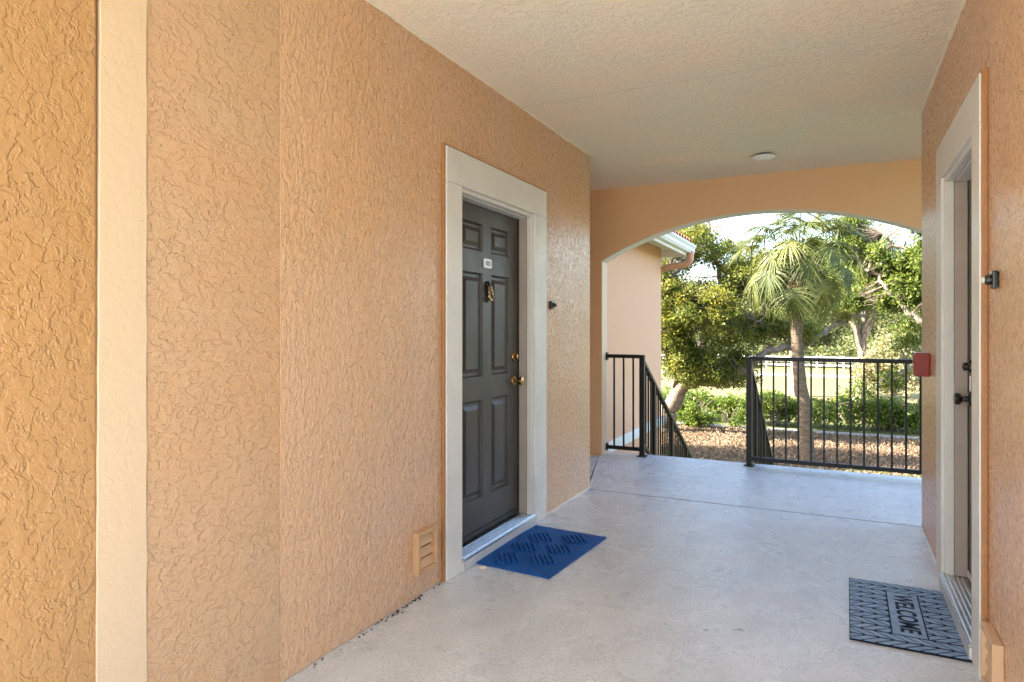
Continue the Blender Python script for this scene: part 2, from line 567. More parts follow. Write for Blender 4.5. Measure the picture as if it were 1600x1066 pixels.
# ---- ceiling
ceil = empty('ceiling', (0, 0, ZC))
tag(ceil, kind='structure')


def cpart(name, mb, mat, **k):
    mb.T = lambda x, y, z: (x, y, z - ZC)
    return mb.build(name, mat, ceil, **k)


cpart('ceiling_panel', MB().box(-3.6, 2.9, -2.4, 3.7875, ZC, ZC + 0.05), M['ceil'], bevel=0.0012, seg=1)
cpart('ceiling_panel', MB().box(-3.6, 2.9, 3.7915, 5.0085, ZC, ZC + 0.05), M['ceil'], bevel=0.0012, seg=1)
cpart('ceiling_panel', MB().box(-3.6, 1.6, 5.0115, YA, ZC, ZC + 0.05), M['ceil'], bevel=0.0012, seg=1)
cpart('seam_filler', MB().box(-3.6, 1.6, 3.7877, 3.7913, ZC + 0.0012, ZC + 0.04), M['dark'])
cpart('seam_filler', MB().box(-3.6, 1.6, 5.0087, 5.0113, ZC + 0.0012, ZC + 0.04), M['dark'])
cpart('roof_deck', MB().box(-3.6, 1.6, -2.4, YA2, ZC + 0.052, ZC + 0.35), M['dark'])


def bead(x, y0, y1, side, rmin, rmax, seed):
    rnd = random.Random(seed)
    pts, rad = [], []
    y = y0
    while y < y1:
        pts.append((x + side * rnd.uniform(0.0, 0.004), y, ZC - rnd.uniform(0.0, 0.004)))
        rad.append(rnd.uniform(rmin, rmax))
        y += rnd.uniform(0.03, 0.09)
    return MB().tube(pts, rad, 6)


cpart('caulk_bead', bead(XL, 1.78, 5.08, 1, 0.004, 0.009, 3), M['caulk'], smooth=True)
cpart('caulk_bead', bead(XR, 1.78, 5.00, -1, 0.007, 0.016, 4), M['caulk'], smooth=True)

# ---- left wall: a long block with the recess of the dark door, its near end turning away to the left
DL = dict(u0=3.005, u1=3.957, z1=2.035)
DR = dict(u0=3.060, u1=3.905, z1=2.035)


def long_wall(name, xface, xback, y0, y1, D, label, mat, endmat):
    root = empty(name, (xface, y0, 0))
    mb = MB(lambda x, y, z: (x - xface, y - y0, z))
    sgn = 1 if xback > xface else -1
    grid_solid(mb, (xface, xface + sgn * 0.16), [y0, D['u0'], D['u1'], y1], [0, D['z1'], ZC], lambda i, j: i == 1 and j == 0)
    mb.build('wall_face', mat, root, bevel=0.006, seg=2)
    mb = MB(lambda x, y, z: (x - xface, y - y0, z))
    a, b = sorted((xface + sgn * 0.165, xback))
    mb.box(a, b, y0 + 0.001, y1 - 0.001, 0, ZC)
    mb.build('wall_core', endmat, root)
    return tag(root, label, 'wall')


long_wall('stucco_wall', XL, -3.4, 1.772, 5.087, DL, 'long rough orange stucco wall holding the dark brown door on the left', M['wall'], M['wall_coarse'])
long_wall('stucco_wall', XR, 1.6, 1.60, 5.008, DR, 'orange stucco wall at the right edge holding the taupe door and the red alarm box', M['wall'], M['wall_coarse'])

# the left wall runs on beside the camera: coarse panel, raised cream band, near panel
lw = empty('stucco_wall', (XL, 1.26, 0))
lT = lambda x, y, z: (x - XL, y - 1.26, z)
MB(lT).box(-2.6, XL - 0.002, 1.2555, 1.7665, 0, ZC).build('coarse_panel', M['wall_coarse'], lw, bevel=0.004)
m = MB(lT)
m.tube([(XL - 0.002 + 0.0012 * math.sin(k * 2.1), 1.7690, 0.0 + ZC * k / 30) for k in range(31)], 0.0034, 6)
m.build('joint_bead', M['wall_coarse'], lw, smooth=True)
tag(lw, 'narrow coarse stucco panel between the cream strip and the long left wall', 'wall')

pier = empty('stucco_pier', (XL, 1.10, 0))
MB(lambda x, y, z: (x - XL, y - 1.10, z)).box(-2.6, XL - 0.001, 0.10, 1.108, 0, ZC).build('pier_body', M['pier'], pier, bevel=0.006)
m = MB(lambda x, y, z: (x - XL, y - 1.10, z))
vs, fs = [], []
NB_ = 40
for k in range(NB_ + 1):
    z = ZC * k / NB_
    wob = 0.0006 * math.sin(k * 1.7) + 0.0005 * math.sin(k * 4.3 + 1)
    wob2 = 0.0022 * math.sin(k * 1.3 + 2) + 0.0016 * math.sin(k * 3.7)
    y0_, y1_ = 1.1040 + wob + 0.006 * z, 1.2530 + wob2 * 0.4
    vs += [(-2.0, y0_, z), (XL - 0.001, y0_, z), (XL + 0.003, y0_ + 0.0015, z), (XL + 0.003, y1_ - 0.003, z), (XL - 0.001, y1_, z), (-2.0, y1_, z)]
for k in range(NB_):
    for q in range(6):
        fs.append((k * 6 + q, k * 6 + (q + 1) % 6, (k + 1) * 6 + (q + 1) % 6, (k + 1) * 6 + q))
fs += [(5, 4, 3, 2, 1, 0), tuple(NB_ * 6 + q for q in range(6))]
m.add(vs, fs)
m.build('end_band', M['cream'], pier)
tag(pier, 'orange stucco pier at the far left edge with a cream painted strip', 'pier')

# ---- arch wall across the landing
aw = empty('arch_wall', ((AL + AR) / 2, YA, 0))
AC = (AL + AR) / 2
HW = (AR - AL) / 2
ZS, ZT = 1.967, 2.36
RISE = ZT - ZS
RAD = (HW * HW + RISE * RISE) / (2 * RISE)


def arch_z(x):
    return ZT - RAD + math.sqrt(max(0, RAD * RAD - (x - AC) ** 2))


mb = MB(lambda x, y, z: (x - AC, y - YA, z))
NS = 48
xs = [AL + (AR - AL) * i / NS for i in range(NS + 1)]
vs, fs = [], []
for x in xs:
    for y in (YA, YA2):
        vs += [(x, y, arch_z(x)), (x, y, ZC + 0.04)]
for i in range(NS):
    a, b = i * 4, (i + 1) * 4
    fs += [(a, b, b + 1, a + 1), (a + 2, a + 3, b + 3, b + 2), (a, a + 2, b + 2, b), (a + 1, b + 1, b + 3, a + 3)]
o0 = 0
zl = [0, ZS, ZC + 0.04]
mb.add(vs, fs)
for (x0, x1) in ((-3.6, AL), (AR, 1.6)):
    mb.box(x0, x1, YA, YA2, 0, ZC + 0.04)
wf = mb.build('wall_face', M['wall_smooth'], aw)
# merge doubled vertices at the spring lines
bm = bmesh.new(); bm.from_mesh(wf.data)
bmesh.ops.remove_doubles(bm, verts=bm.verts, dist=0.0005)
bm.to_mesh(wf.data); bm.free()
mb = MB(lambda x, y, z: (x - AC, y - YA, z))
vs, fs = [], []
for x in xs:
    z = arch_z(x)
    nx, nz = (AC - x) / RAD, -math.sqrt(max(0.0, 1 - ((x - AC) / RAD) ** 2))
    for y in (YA + 0.004, YA2 + 0.003):
        vs += [(x, y, z + 0.002), (x + nx * 0.008, y, z + nz * 0.008)]
for i in range(NS):
    a, b = i * 4, (i + 1) * 4
    fs += [(a, b, b + 1, a + 1), (a + 2, a + 3, b + 3, b + 2), (a + 1, b + 1, b + 3, a + 3), (a, a + 2, b + 2, b)]
fs += [(0, 1, 3, 2), (NS * 4, NS * 4 + 2, NS * 4 + 3, NS * 4 + 1)]
mb.add(vs, fs)
mb.build('arch_soffit', M['pale'], aw)
mb = MB(lambda x, y, z: (x - AC, y - YA, z))
mb.box(AL - 0.001, AL + 0.006, YA + 0.004, YA2 + 0.003, 0.001, ZS - 0.012)
mb.build('arch_jamb', M['cream'], aw)
mb = MB(lambda x, y, z: (x - AC, y - YA, z))
mb.box(AR - 0.006, AR + 0.001, YA + 0.004, YA2 + 0.003, 0.001, ZS - 0.012)
mb.build('arch_jamb', M['cream'], aw)
tag(aw, 'smooth orange stucco end wall with a shallow arched opening above the railings', 'wall')

# unseen end wall of the cross passage, added to keep sun off the landing
for x0, x1, lab in ((-3.62, -3.42, 'unseen orange stucco wall added to keep sun out of the cross passage'),):
    o = MB(lambda x, y, z: (x - x0, y - 5.0, z)).box(x0, x1, 4.9, 6.378, 0.0, ZC).build('stucco_wall', M['wall_smooth'])
    o.location = (x0, 5.0, 0)
    tag(o, lab, 'wall')

# ---- neighbouring wing seen through the arch
WX, WY = -2.30, 9.57
wing = empty('apartment_wing', (WX, WY, GZ))
wT = lambda x, y, z: (x - WX, y - WY, z - GZ)


def wpart(name, mb, mat, parent=None, **k):
    mb.T = wT
    return mb.build(name, mat, parent or wing, **k)


wpart('wall', MB().box(-9.0, WX, YA2 + 0.004, WY, GZ, 2.445), M['peach'])
wpart('belt_course', MB().box(WX + 0.001, WX + 0.035, YA2 + 0.006, WY + 0.035, -0.10, 0.02), M['white'], bevel=0.005)
wpart('belt_course', MB().box(-9.0, WX, WY + 0.001, WY + 0.034, -0.10, 0.02), M['white'], bevel=0.005)
EX, EY = -1.95, 9.74 + 0.05
wpart('soffit', MB().box(-9.0, EX - 0.03, YA2 + 0.01, EY - 0.03, 2.446, 2.470), M['white'])
fas = MB()
fas.box(EX - 0.03, EX, YA2 + 0.01, EY, 2.335, 2.47)
wpart('fascia', fas, M['white'], bevel=0.006)
wpart('fascia', MB().box(-9.0, EX - 0.031, EY - 0.03, EY, 2.335, 2.47), M['white'], bevel=0.006)
gut = MB()
prof = [(0.0, 2.375), (0.055, 2.375), (0.075, 2.41), (0.075, 2.44), (0.10, 2.475), (0.10, 2.495), (0.0, 2.495)]
vs = []
for y in (YA2 + 0.02, EY + 0.06):
    vs += [(EX + 0.002 + px, y, pz) for px, pz in prof]
n = len(prof)
gut.add(vs, [tuple(range(n)), tuple(range(n, 2 * n))[::-1]] + [(i, n + i, n + (i + 1) % n, (i + 1) % n) for i in range(n)])
wpart('gutter', gut, M['white'])
ds = MB()
pts = []
for k in range(9):
    a = math.pi / 2 * k / 8
    pts.append((EX + 0.05 - 0.10 * (1 - math.cos(a)) * 1.0, WY + 0.10, 2.30 - 0.09 * math.sin(a)))
pts = [(EX + 0.05, WY + 0.10, 2.40)] + pts + [(WX + 0.12, WY + 0.085, 2.190), (WX, WY + 0.075, 2.150), (WX - 0.10, WY + 0.07, 2.11), (WX - 0.16, WY + 0.07, 2.0), (WX - 0.17, WY + 0.07, 0.5), (WX - 0.17, WY + 0.07, GZ)]
ds.tube(pts, 0.047, 12)
wpart('downspout', ds, M['gutter'], smooth=True)
rf = MB()
SL = 0.36
x_in = -9.0
rf.add([(EX - 0.0, YA2 + 0.01, 2.505), (EX, EY, 2.505), (x_in, EY, 2.505 + SL * (EX - x_in)), (x_in, YA2 + 0.01, 2.505 + SL * (EX - x_in)),
        (EX - 0.0, YA2 + 0.01, 2.475), (EX, EY, 2.475), (x_in, EY, 2.475 + SL * (EX - x_in)), (x_in, YA2 + 0.01, 2.475 + SL * (EX - x_in))],
       [(0, 1, 2, 3), (4, 7, 6, 5), (0, 4, 5, 1), (1, 5, 6, 2), (2, 6, 7, 3), (3, 7, 4, 0)])
roof = wpart('roof', rf, M['tile'])
y = YA2 + 0.14
tile_me = None
while y < EY + 0.02:
    for k in range(3):
        xa = EX + 0.05 - k * 0.36
        za = 2.53 + SL * (EX + 0.02 - xa) + 0.012 * k
        if tile_me is None:
            tb = MB()
            n = 9
            vs = []
            for d, dz in ((0, 0), (-0.42, 0.42 * SL)):
                for rr_ in (0.085, 0.068):
                    for q in range(n):
                        a = math.pi * q / (n - 1)
                        vs.append((d, rr_ * math.cos(a), dz + rr_ * 0.75 * math.sin(a)))
            fs = []
            for q in range(n - 1):
                fs += [(q, q + 1, 2 * n + q + 1, 2 * n + q), (n + q, 3 * n + q, 3 * n + q + 1, n + q + 1), (q, n + q, n + q + 1, q + 1)]
            tb.add(vs, fs)
            to = tb.build('tile', M['tile'], roof, smooth=True)
            tile_me = to.data
        else:
            to = bpy.data.objects.new('tile', tile_me)
            COL.objects.link(to)
            to.parent = roof
        to.location = (xa - WX, y - WY, za - GZ)
    y += 0.175
tag(wing, 'peach stucco wing with white eave and clay tile roof beyond the arch', 'building')

# ---- ground outside
g = MB().add([(-500, -300, GZ), (500, -300, GZ), (500, 700, GZ), (-500, 700, GZ)], [(0, 1, 2, 3)]).build('ground', M['ground'])
tag(g, kind='structure')
# mulch bed with a ragged outline
rnd = random.Random(5)
out = []
for i in range(60):
    x = -26 + 52 * i / 59
    out.append((x, 21.9 + 0.5 * math.sin(x * 0.6) + rnd.uniform(-0.3, 0.3)))
top = [(x, 28.9 + rnd.uniform(-0.1, 0.1)) for x, _ in reversed(out)]
poly = out + top
mu = MB().add([(x, y, GZ + 0.012) for x, y in poly], [tuple(range(len(poly)))]).build('mulch_bed', M['mulch'])
tag(mu, kind='structure')
pa = MB().box(-60, 60, 29.0, 29.75, GZ - 0.1, GZ + 0.03).build('path', M['concrete'])
tag(pa, kind='structure')
rd = MB().box(-160, 160, 63.5, 66.8, GZ - 0.1, GZ + 0.02).build('road', M['asphalt'])
tag(rd, kind='structure')

# ================================================================== DOORS
def entry_door(xface, out, D, label, slabmat, panel_us, knob_style, number):
    """local x = distance out of the wall face (negative into the wall), y and z as in the world"""
    u0, u1, z1 = D['u0'], D['u1'], D['z1']
    root = empty('entry_door', (xface, u0, 0))
    T = lambda x, y, z: (out * x, y - u0, z)
    mk = lambda: MB(T)
    cw = 0.150                 # casing width outside the opening
    b0, b1, bz = u0 - cw, u1 + cw + 0.03, z1 + 0.178
    # casing: head piece and two legs, set proud of the stucco
    m = mk(); m.box(0.001, 0.026, b0, b1, z1 - 0.0, bz); m.build('casing_head', M['casing'], root, bevel=0.004)
    m = mk(); m.box(0.001, 0.0255, b0, u0 + 0.006, 0.0, z1 - 0.001); m.build('casing_leg', M['casing'], root, bevel=0.004)
    m = mk(); m.box(0.001, 0.0255, u1 - 0.006, b1, 0.0, z1 - 0.001); m.build('casing_leg', M['casing'], root, bevel=0.004)
    # the casing's flank is painted with the wall colour
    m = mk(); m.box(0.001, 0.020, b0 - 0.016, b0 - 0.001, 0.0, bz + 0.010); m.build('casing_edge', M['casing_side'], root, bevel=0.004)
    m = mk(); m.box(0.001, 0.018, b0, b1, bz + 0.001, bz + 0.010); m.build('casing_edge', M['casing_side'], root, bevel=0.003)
    # moulding inside the casing
    for nm_, args in (('moulding', (-0.028, 0.012, u0 + 0.007, u0 + 0.030, 0.03, z1 - 0.001)), ('moulding', (-0.028, 0.012, u1 - 0.030, u1 - 0.007, 0.03, z1 - 0.001)),
                      ('moulding', (-0.028, 0.0125, u0 + 0.031, u1 - 0.031, z1 - 0.026, z1 - 0.001))):
        m = mk(); m.box(*args); m.build(nm_, M['mould'], root, bevel=0.006)
    # jambs
    s0, s1, st = u0 + 0.036, u1 - 0.036, z1 - 0.034
    m = mk(); m.box(-0.155, -0.029, u0 + 0.002, s0 - 0.002, 0.07, z1 - 0.001); m.build('jamb', M['jamb'], root, bevel=0.002)
    m = mk(); m.box(-0.155, -0.029, s1 + 0.002, u1 - 0.002, 0.07, z1 - 0.001); m.build('jamb', M['jamb'], root, bevel=0.002)
    m = mk(); m.box(-0.155, -0.029, s0 - 0.0015, s1 + 0.0015, st + 0.002, z1 - 0.001); m.build('head_jamb', M['mould'], root, bevel=0.002)
    m = mk(); m.box(-0.118, -0.080, s1 - 0.013, s1 + 0.0015, 0.075, st + 0.0015); m.build('weatherstrip_shade', M['rubber'], root)  # dark stop, its colour also standing for shade between slab and far jamb
    m = mk(); m.box(-0.118, -0.080, s0 - 0.0015, s0 + 0.004, 0.075, st + 0.0015); m.build('weatherstrip_shade', M['rubber'], root)
    # sill: painted step with a ribbed metal threshold
    m = mk(); m.box(-0.155, 0.034, u0 + 0.001, u1 - 0.001, 0.0, 0.052); m.build('sill_step', M['step'], root, bevel=0.004)
    m = mk(); m.box(-0.150, 0.036, u0 + 0.008, u1 - 0.008, 0.0525, 0.066)
    for k in range(5):
        m.box(-0.062 + k * 0.019, -0.052 + k * 0.019, u0 + 0.010, u1 - 0.010, 0.0655, 0.0715)
    m.build('threshold', M['alu'], root, bevel=0.0012, seg=1)
    # slab with six openings
    sl0, sl1, sz0, sz1 = s0 + 0.004, s1 - 0.014, 0.082, st - 0.003
    xs_f = -0.083
    pu = panel_us
    us = [sl0, pu[0], pu[1], pu[2], pu[3], sl1]
    zz = [sz0, 0.288, 0.862, 1.000, 1.607, 1.739, 1.898, sz1]
    m = mk(); grid_solid(m, (xs_f, xs_f - 0.040), us, zz, lambda i, j: i in (1, 3) and j in (1, 3, 5))
    slab = m.build('slab', slabmat, root, bevel=0.0025, seg=2)
    m = mk(); m.box(xs_f - 0.046, xs_f - 0.0405, sl0, sl1, sz0, sz1); m.build('slab_back', slabmat, slab)
    for (ua, ub) in ((pu[0], pu[1]), (pu[2], pu[3])):
        for (za, zb) in ((0.288, 0.862), (1.000, 1.607), (1.739, 1.898)):
            m = mk()
            rings = [(0.000, -0.002), (0.010, -0.015), (0.026, -0.015), (0.050, -0.004), (0.054, -0.004)]
            vs, fs = [], []
            for ins, dx in rings:
                vs += [(xs_f + dx, ua + ins, za + ins), (xs_f + dx, ub - ins, za + ins), (xs_f + dx, ub - ins, zb - ins), (xs_f + dx, ua + ins, zb - ins)]
            for r_ in range(len(rings) - 1):
                for k in range(4):
                    fs.append((r_ * 4 + k, r_ * 4 + (k + 1) % 4, r_ * 4 + 4 + (k + 1) % 4, r_ * 4 + 4 + k))
            q = (len(rings) - 1) * 4
            fs.append((q, q + 1, q + 2, q + 3))
            vs2 = [(xs_f - 0.035, y_, z_) for (_, y_, z_) in vs[:4]]
            nb = len(vs)
            vs += vs2
            fs += [(nb, nb + 1, nb + 2, nb + 3)] + [(k, (k + 1) % 4, nb + (k + 1) % 4, nb + k) for k in range(4)]
            m.add(vs, fs)
            m.build('panel', slabmat, slab)
    # bottom sweep
    m = mk(); m.box(xs_f + 0.001, xs_f + 0.008, sl0 + 0.01, sl1 - 0.01, 0.084, 0.112); m.build('door_sweep', M['rubber'] if number else M['mould'], root, bevel=0.002)
    ku = sl1 - 0.062
    if knob_style == 'brass':
        hm, hk = M['brass'], M['brass']
    else:
        hm, hk = M['blackplastic'], M['blackplastic']
    # deadbolt and knob
    m = mk(); m.lathe([(0.031, 0.0), (0.031, 0.006), (0.027, 0.012), (0.020, 0.016), (0.019, 0.030), (0.012, 0.034)], (xs_f, ku, 1.100), (1, 0, 0), 20)
    db = m.build('deadbolt', hm, root, smooth=True)
    m = mk(); m.box(xs_f + 0.034, xs_f + 0.036, ku - 0.002, ku + 0.002, 1.094, 1.106); m.build('keyway', M['rubber'], db)
    m = mk(); m.lathe([(0.034, 0.0), (0.034, 0.005), (0.029, 0.011), (0.014, 0.015), (0.012, 0.034), (0.020, 0.040), (0.0275, 0.048), (0.0285, 0.058), (0.0275, 0.066), (0.020, 0.0685)], (xs_f, ku, 0.945), (1, 0, 0), 24)
    kn = m.build('knob', hk, root, smooth=True)
    m = mk(); m.lathe([(0.019, 0.0690), (0.017, 0.0705), (0.004, 0.0708)], (xs_f, ku, 0.945), (1, 0, 0), 20)
    m.build('knob_face', M['steel'] if knob_style != 'brass' else M['brass'], kn, smooth=True)
    if number:
        # number plate
        cu_ = (pu[1] + pu[2]) / 2
        m = mk()
        hw, hh, rr_ = 0.050, 0.028, 0.013
        poly = []
        for cx, cz, a0 in ((hw - rr_, hh - rr_, 0), (-hw + rr_, hh - rr_, 90), (-hw + rr_, -hh + rr_, 180), (hw - rr_, -hh + rr_, 270)):
            for k in range(5):
                a = R(a0 + 22.5 * k)
                poly.append((cx + rr_ * math.cos(a), cz + rr_ * math.sin(a)))
        nn = len(poly)
        vs = [(xs_f + 0.0005, cu_ + p, 1.672 + q_) for p, q_ in poly] + [(xs_f + 0.007, cu_ + p, 1.672 + q_) for p, q_ in poly]
        m.add(vs, [tuple(range(nn))[::-1], tuple(range(nn, 2 * nn))] + [(i, (i + 1) % nn, nn + (i + 1) % nn, nn + i) for i in range(nn)])
        pl = m.build('number_plate', M['plate'], root, bevel=0.0012, seg=1)
        mt = Matrix.Translation((out * (xs_f + 0.0078), cu_ - u0, 1.672)) @ Matrix(((0, 0, 1, 0), (1, 0, 0, 0), (0, 1, 0, 0), (0, 0, 0, 1)))
        text_mesh(number, 0.036, 0.0006, M['ink'], 'numerals', mt, pl, 0.95)
        # door knocker: backplate with a swinging loop
        kz = 1.500
        m = mk(); m.lathe([(0.020, 0.0), (0.019, 0.010), (0.011, 0.018), (0.004, 0.021)], (xs_f, cu_, kz + 0.047), (1, 0, 0), 16)
        kk = m.build('knocker', M['bronze'], root, smooth=True)
        m = mk()
        m.tube([(xs_f + 0.006, cu_, kz + 0.062), (xs_f + 0.007, cu_, kz + 0.01), (xs_f + 0.006, cu_, kz - 0.062)], [0.010, 0.016, 0.005], 10)
        m.build('knocker_plate', M['bronze'], kk, smooth=True)
        m = mk()
        loop = []
        for k in range(15):
            a = R(100 + 340 * k / 14)
            loop.append((xs_f + 0.024 - 0.010 * math.sin(a) * 0.5, cu_ + 0.027 * math.cos(a), kz - 0.006 + 0.042 * math.sin(a)))
        m.tube(loop, [0.005 + 0.0025 * math.sin(math.pi * k / 14) for k in range(15)], 8)
        m.build('knocker_ring', M['brass'], kk, smooth=True)
    else:
        m = mk(); m.box(xs_f + 0.001, xs_f + 0.006, ku - 0.010, ku + 0.010, 0.985, 1.055); m.build('latch_tag', M['whiteplastic'], root, bevel=0.001)
    return tag(root, label, 'door')


entry_door(XL, 1, DL, 'dark brown six panel door with brass knob and knocker beside the blue mat', M['door_dark'], (3.190, 3.428, 3.540, 3.778), 'brass', '1022')
entry_door(XR, -1, DR, 'taupe door with black knob seen edge on beside the welcome mat', M['door_grey'], (3.215, 3.430, 3.530, 3.745), 'black', None)


# ================================================================== SMALL WALL AND CEILING FITTINGS
def doorbell(xface, out, y, z, label, lens):
    root = empty('doorbell', (xface, y, z))
    T = lambda x, yy, zz: (out * x, yy, zz)
    MB(T).box(0.001, 0.020, -0.024, 0.024, -0.030, 0.030).build('back_box', M['blackplastic'], root, bevel=0.006)
    MB(T).lathe([(0.017, 0.0205), (0.017, 0.034), (0.014, 0.038), (0.004, 0.039)], (0, 0, 0.0), (1, 0, 0), 20).build('push_ring', M['blackplastic'], root, smooth=True)
    MB(T).lathe([(0.0105, 0.0395), (0.0105, 0.043), (0.007, 0.046), (0.002, 0.0465)], (0, 0, 0), (1, 0, 0), 16).build('push_button', lens, root, smooth=True)
    return tag(root, label, 'doorbell')


doorbell(XL, 1, 4.262, 1.447, 'small black doorbell between the dark door and the wall corner', M['bronze'])
doorbell(XR, -1, 2.735, 1.447, 'black doorbell with pale button on the right wall', M['whiteplastic'])


def wall_vent(xface, out, y0, y1, z0, z1, label, mat):
    root = empty('wall_vent', (xface, y0, z0))
    W, Hh = y1 - y0, z1 - z0
    T = lambda x, yy, zz: (out * x, yy, zz)
    m = MB(T)
    grid_solid(m, (0.034, 0.001), [0, 0.020, W - 0.020, W], [0, 0.020, Hh - 0.020, Hh], lambda i, j: i == 1 and j == 1)
    m.build('frame', mat, root, bevel=0.003)
    MB(T).box(0.001, 0.006, 0.021, W - 0.021, 0.021, Hh - 0.021).build('backing', M['dark'], root)
    n_ = 3
    step = (Hh - 0.040) / n_
    for k in range(n_):
        z = 0.020 + k * step
        m = MB(T)
        m.add([(0.024, 0.022, z + 0.002), (0.024, W - 0.022, z + 0.002), (0.004 + 0.008, W - 0.022, z + step - 0.010), (0.012, 0.022, z + step - 0.010),
               (0.020, 0.022, z + 0.000), (0.020, W - 0.022, z + 0.000), (0.008, W - 0.022, z + step - 0.012), (0.008, 0.022, z + step - 0.012)],
              [(0, 1, 2, 3), (4, 7, 6, 5), (0, 4, 5, 1), (1, 5, 6, 2), (2, 6, 7, 3), (3, 7, 4, 0)])
        m.build('louvre', mat, root)
    return tag(root, label, 'vent')


wall_vent(XL, 1, 2.590, 2.762, 0.115, 0.315, 'small orange louvred vent low on the left wall beside the door casing', M['vent'])
wall_vent(XR, -1, 2.640, 2.835, 0.040, 0.245, 'small louvred vent low on the right wall below the doorbell', M['ventpale'])

al = empty('fire_alarm_box', (XR, 4.55, 1.0))
T = lambda x, y, z: (-x, y, z)
MB(T).box(0.001, 0.078, 0.0, 0.105, 0.0, 0.140).build('housing', M['red'], al, bevel=0.006)
MB(T).box(0.0785, 0.083, 0.012, 0.093, 0.014, 0.126).build('front_cover', M['red'], al, bevel=0.003)
MB(T).box(0.0835, 0.090, 0.030, 0.075, 0.060, 0.074).build('pull_handle', M['whiteplastic'], al, bevel=0.002)
tag(al, 'red fire alarm box on the right wall corner beside the railing', 'alarm box')

cl = empty('ceiling_light', (-0.535, 5.68, ZC))
MB().lathe([(0.070, 0.001), (0.070, 0.010), (0.062, 0.012)], (0, 0, 0), (0, 0, -1), 32).build('shadow_gap_ring', M['dark'], cl, smooth=True)  # dark colour stands for the shadow gap above the diffuser
MB().lathe([(0.088, 0.0125), (0.090, 0.016), (0.086, 0.022), (0.072, 0.031), (0.050, 0.038), (0.025, 0.042), (0.004, 0.043)], (0, 0, 0), (0, 0, -1), 40).build('diffuser', M['whiteplastic'], cl, smooth=True)
tag(cl, 'round white flush ceiling light in front of the arch', 'ceiling light')

# ================================================================== DOOR MATS
bm_ = empty('door_mat', (-1.538, 3.512, 0))
rot = R(-4.2)
cr, sr = math.cos(rot), math.sin(rot)
T = lambda x, y, z: (cr * x - sr * y, sr * x + cr * y, z)
MW, ML = 0.245, 0.385
MB(T).box(-MW, MW, -ML, ML, 0.001, 0.009).build('base', M['bluerub'], bm_, bevel=0.003)
for iy, cy in enumerate((-0.205, 0.0, 0.205)):
    for ix, cx in enumerate((-0.095, 0.095)):
        cyy = cy + (0.035 if ix else -0.035)
        for k in range(5):
            off = (k - 2) * 0.027
            m = MB(T)
            a = R(-51)
            dx, dy = math.cos(a), math.sin(a)
            px, py = -dy, dx
            c0 = (cx + px * off, cyy + py * off)
            hl = 0.072
            m.bar((c0[0] - dx * hl, c0[1] - dy * hl, 0.0145), (c0[0] + dx * hl, c0[1] + dy * hl, 0.0145), 0.0120, 0.013)
            m.build('ridge', M['bluerub'], bm_, bevel=0.0015, seg=1)
tag(bm_, 'bright blue door mat with ridged diamond pattern before the brown door', 'door mat')

wm = empty('door_mat', (0.270, 3.425, 0))
rot = R(-0.6)
cr2, sr2 = math.cos(rot), math.sin(rot)
T2 = lambda x, y, z: (cr2 * x - sr2 * y, sr2 * x + cr2 * y, z)
HX, HY = 0.222, 0.375
MB(T2).box(-HX, HX, -HY, HY, 0.001, 0.007).build('base', M['navy'], wm, bevel=0.002)
PX0, PX1, PY0, PY1 = -0.060, 0.064, -0.245, 0.245
MB(T2).box(PX0, PX1, PY0, PY1, 0.0072, 0.0105).build('plaque', M['greyblue'], wm, bevel=0.003)
# raised herringbone bars: zig-zag rows clipped to the mat and kept off the plaque


def clip_poly(poly, x0, x1, y0, y1):
    def cut(p, f, inter):
        out_ = []
        for i in range(len(p)):
            a, b = p[i], p[(i + 1) % len(p)]
            fa, fb = f(a), f(b)
            if fa:
                out_.append(a)
            if fa != fb:
                out_.append(inter(a, b))
        return out_
    for ax, val, keep in ((0, x0, 1), (0, x1, -1), (1, y0, 1), (1, y1, -1)):
        f = lambda q, ax=ax, val=val, keep=keep: (q[ax] - val) * keep >= 0

        def inter(a, b, ax=ax, val=val):
            t_ = (val - a[ax]) / (b[ax] - a[ax])
            return (a[0] + t_ * (b[0] - a[0]), a[1] + t_ * (b[1] - a[1]))
        poly = cut(poly, f, inter) if poly else poly
    return poly


def area(p):
    return abs(sum(p[i][0] * p[(i + 1) % len(p)][1] - p[(i + 1) % len(p)][0] * p[i][1] for i in range(len(p)))) / 2


NB = 8
colw = 2 * HX / NB * 1.0
bar_p, gap = 0.052, 0.0145
rgn = [(-HX + 0.003, PX0 - 0.006, -HY + 0.003, HY - 0.003), (PX1 + 0.006, HX - 0.003, -HY + 0.003, HY - 0.003),
       (PX0 - 0.006, PX1 + 0.006, -HY + 0.003, PY0 - 0.008), (PX0 - 0.006, PX1 + 0.006, PY1 + 0.008, HY - 0.003)]
colw = 2 * HY / 12
for ci in range(12):
    y0_ = -HY + ci * colw
    y1_ = y0_ + colw
    sgn = 1 if ci % 2 == 0 else -1
    k = -4
    while True:
        xb = -HX + k * bar_p
        if xb > HX + 0.2:
            break
        sl_ = 0.062 * sgn
        xo = 0 if sgn > 0 else 0.062
        quad = [(xb + xo, y0_ + gap / 2), (xb + xo + bar_p - gap, y0_ + gap / 2), (xb + xo + bar_p - gap + sl_, y1_ - gap / 2), (xb + xo + sl_, y1_ - gap / 2)]
        for (a0, a1, b0, b1) in rgn:
            pc = clip_poly(quad, a0, a1, b0, b1)
            if len(pc) >= 3 and area(pc) > 6e-5:
                MB(T2).prism(pc, 0.0072, 0.0094).build('tread_bar', M['greyblue'], wm)
        k += 1
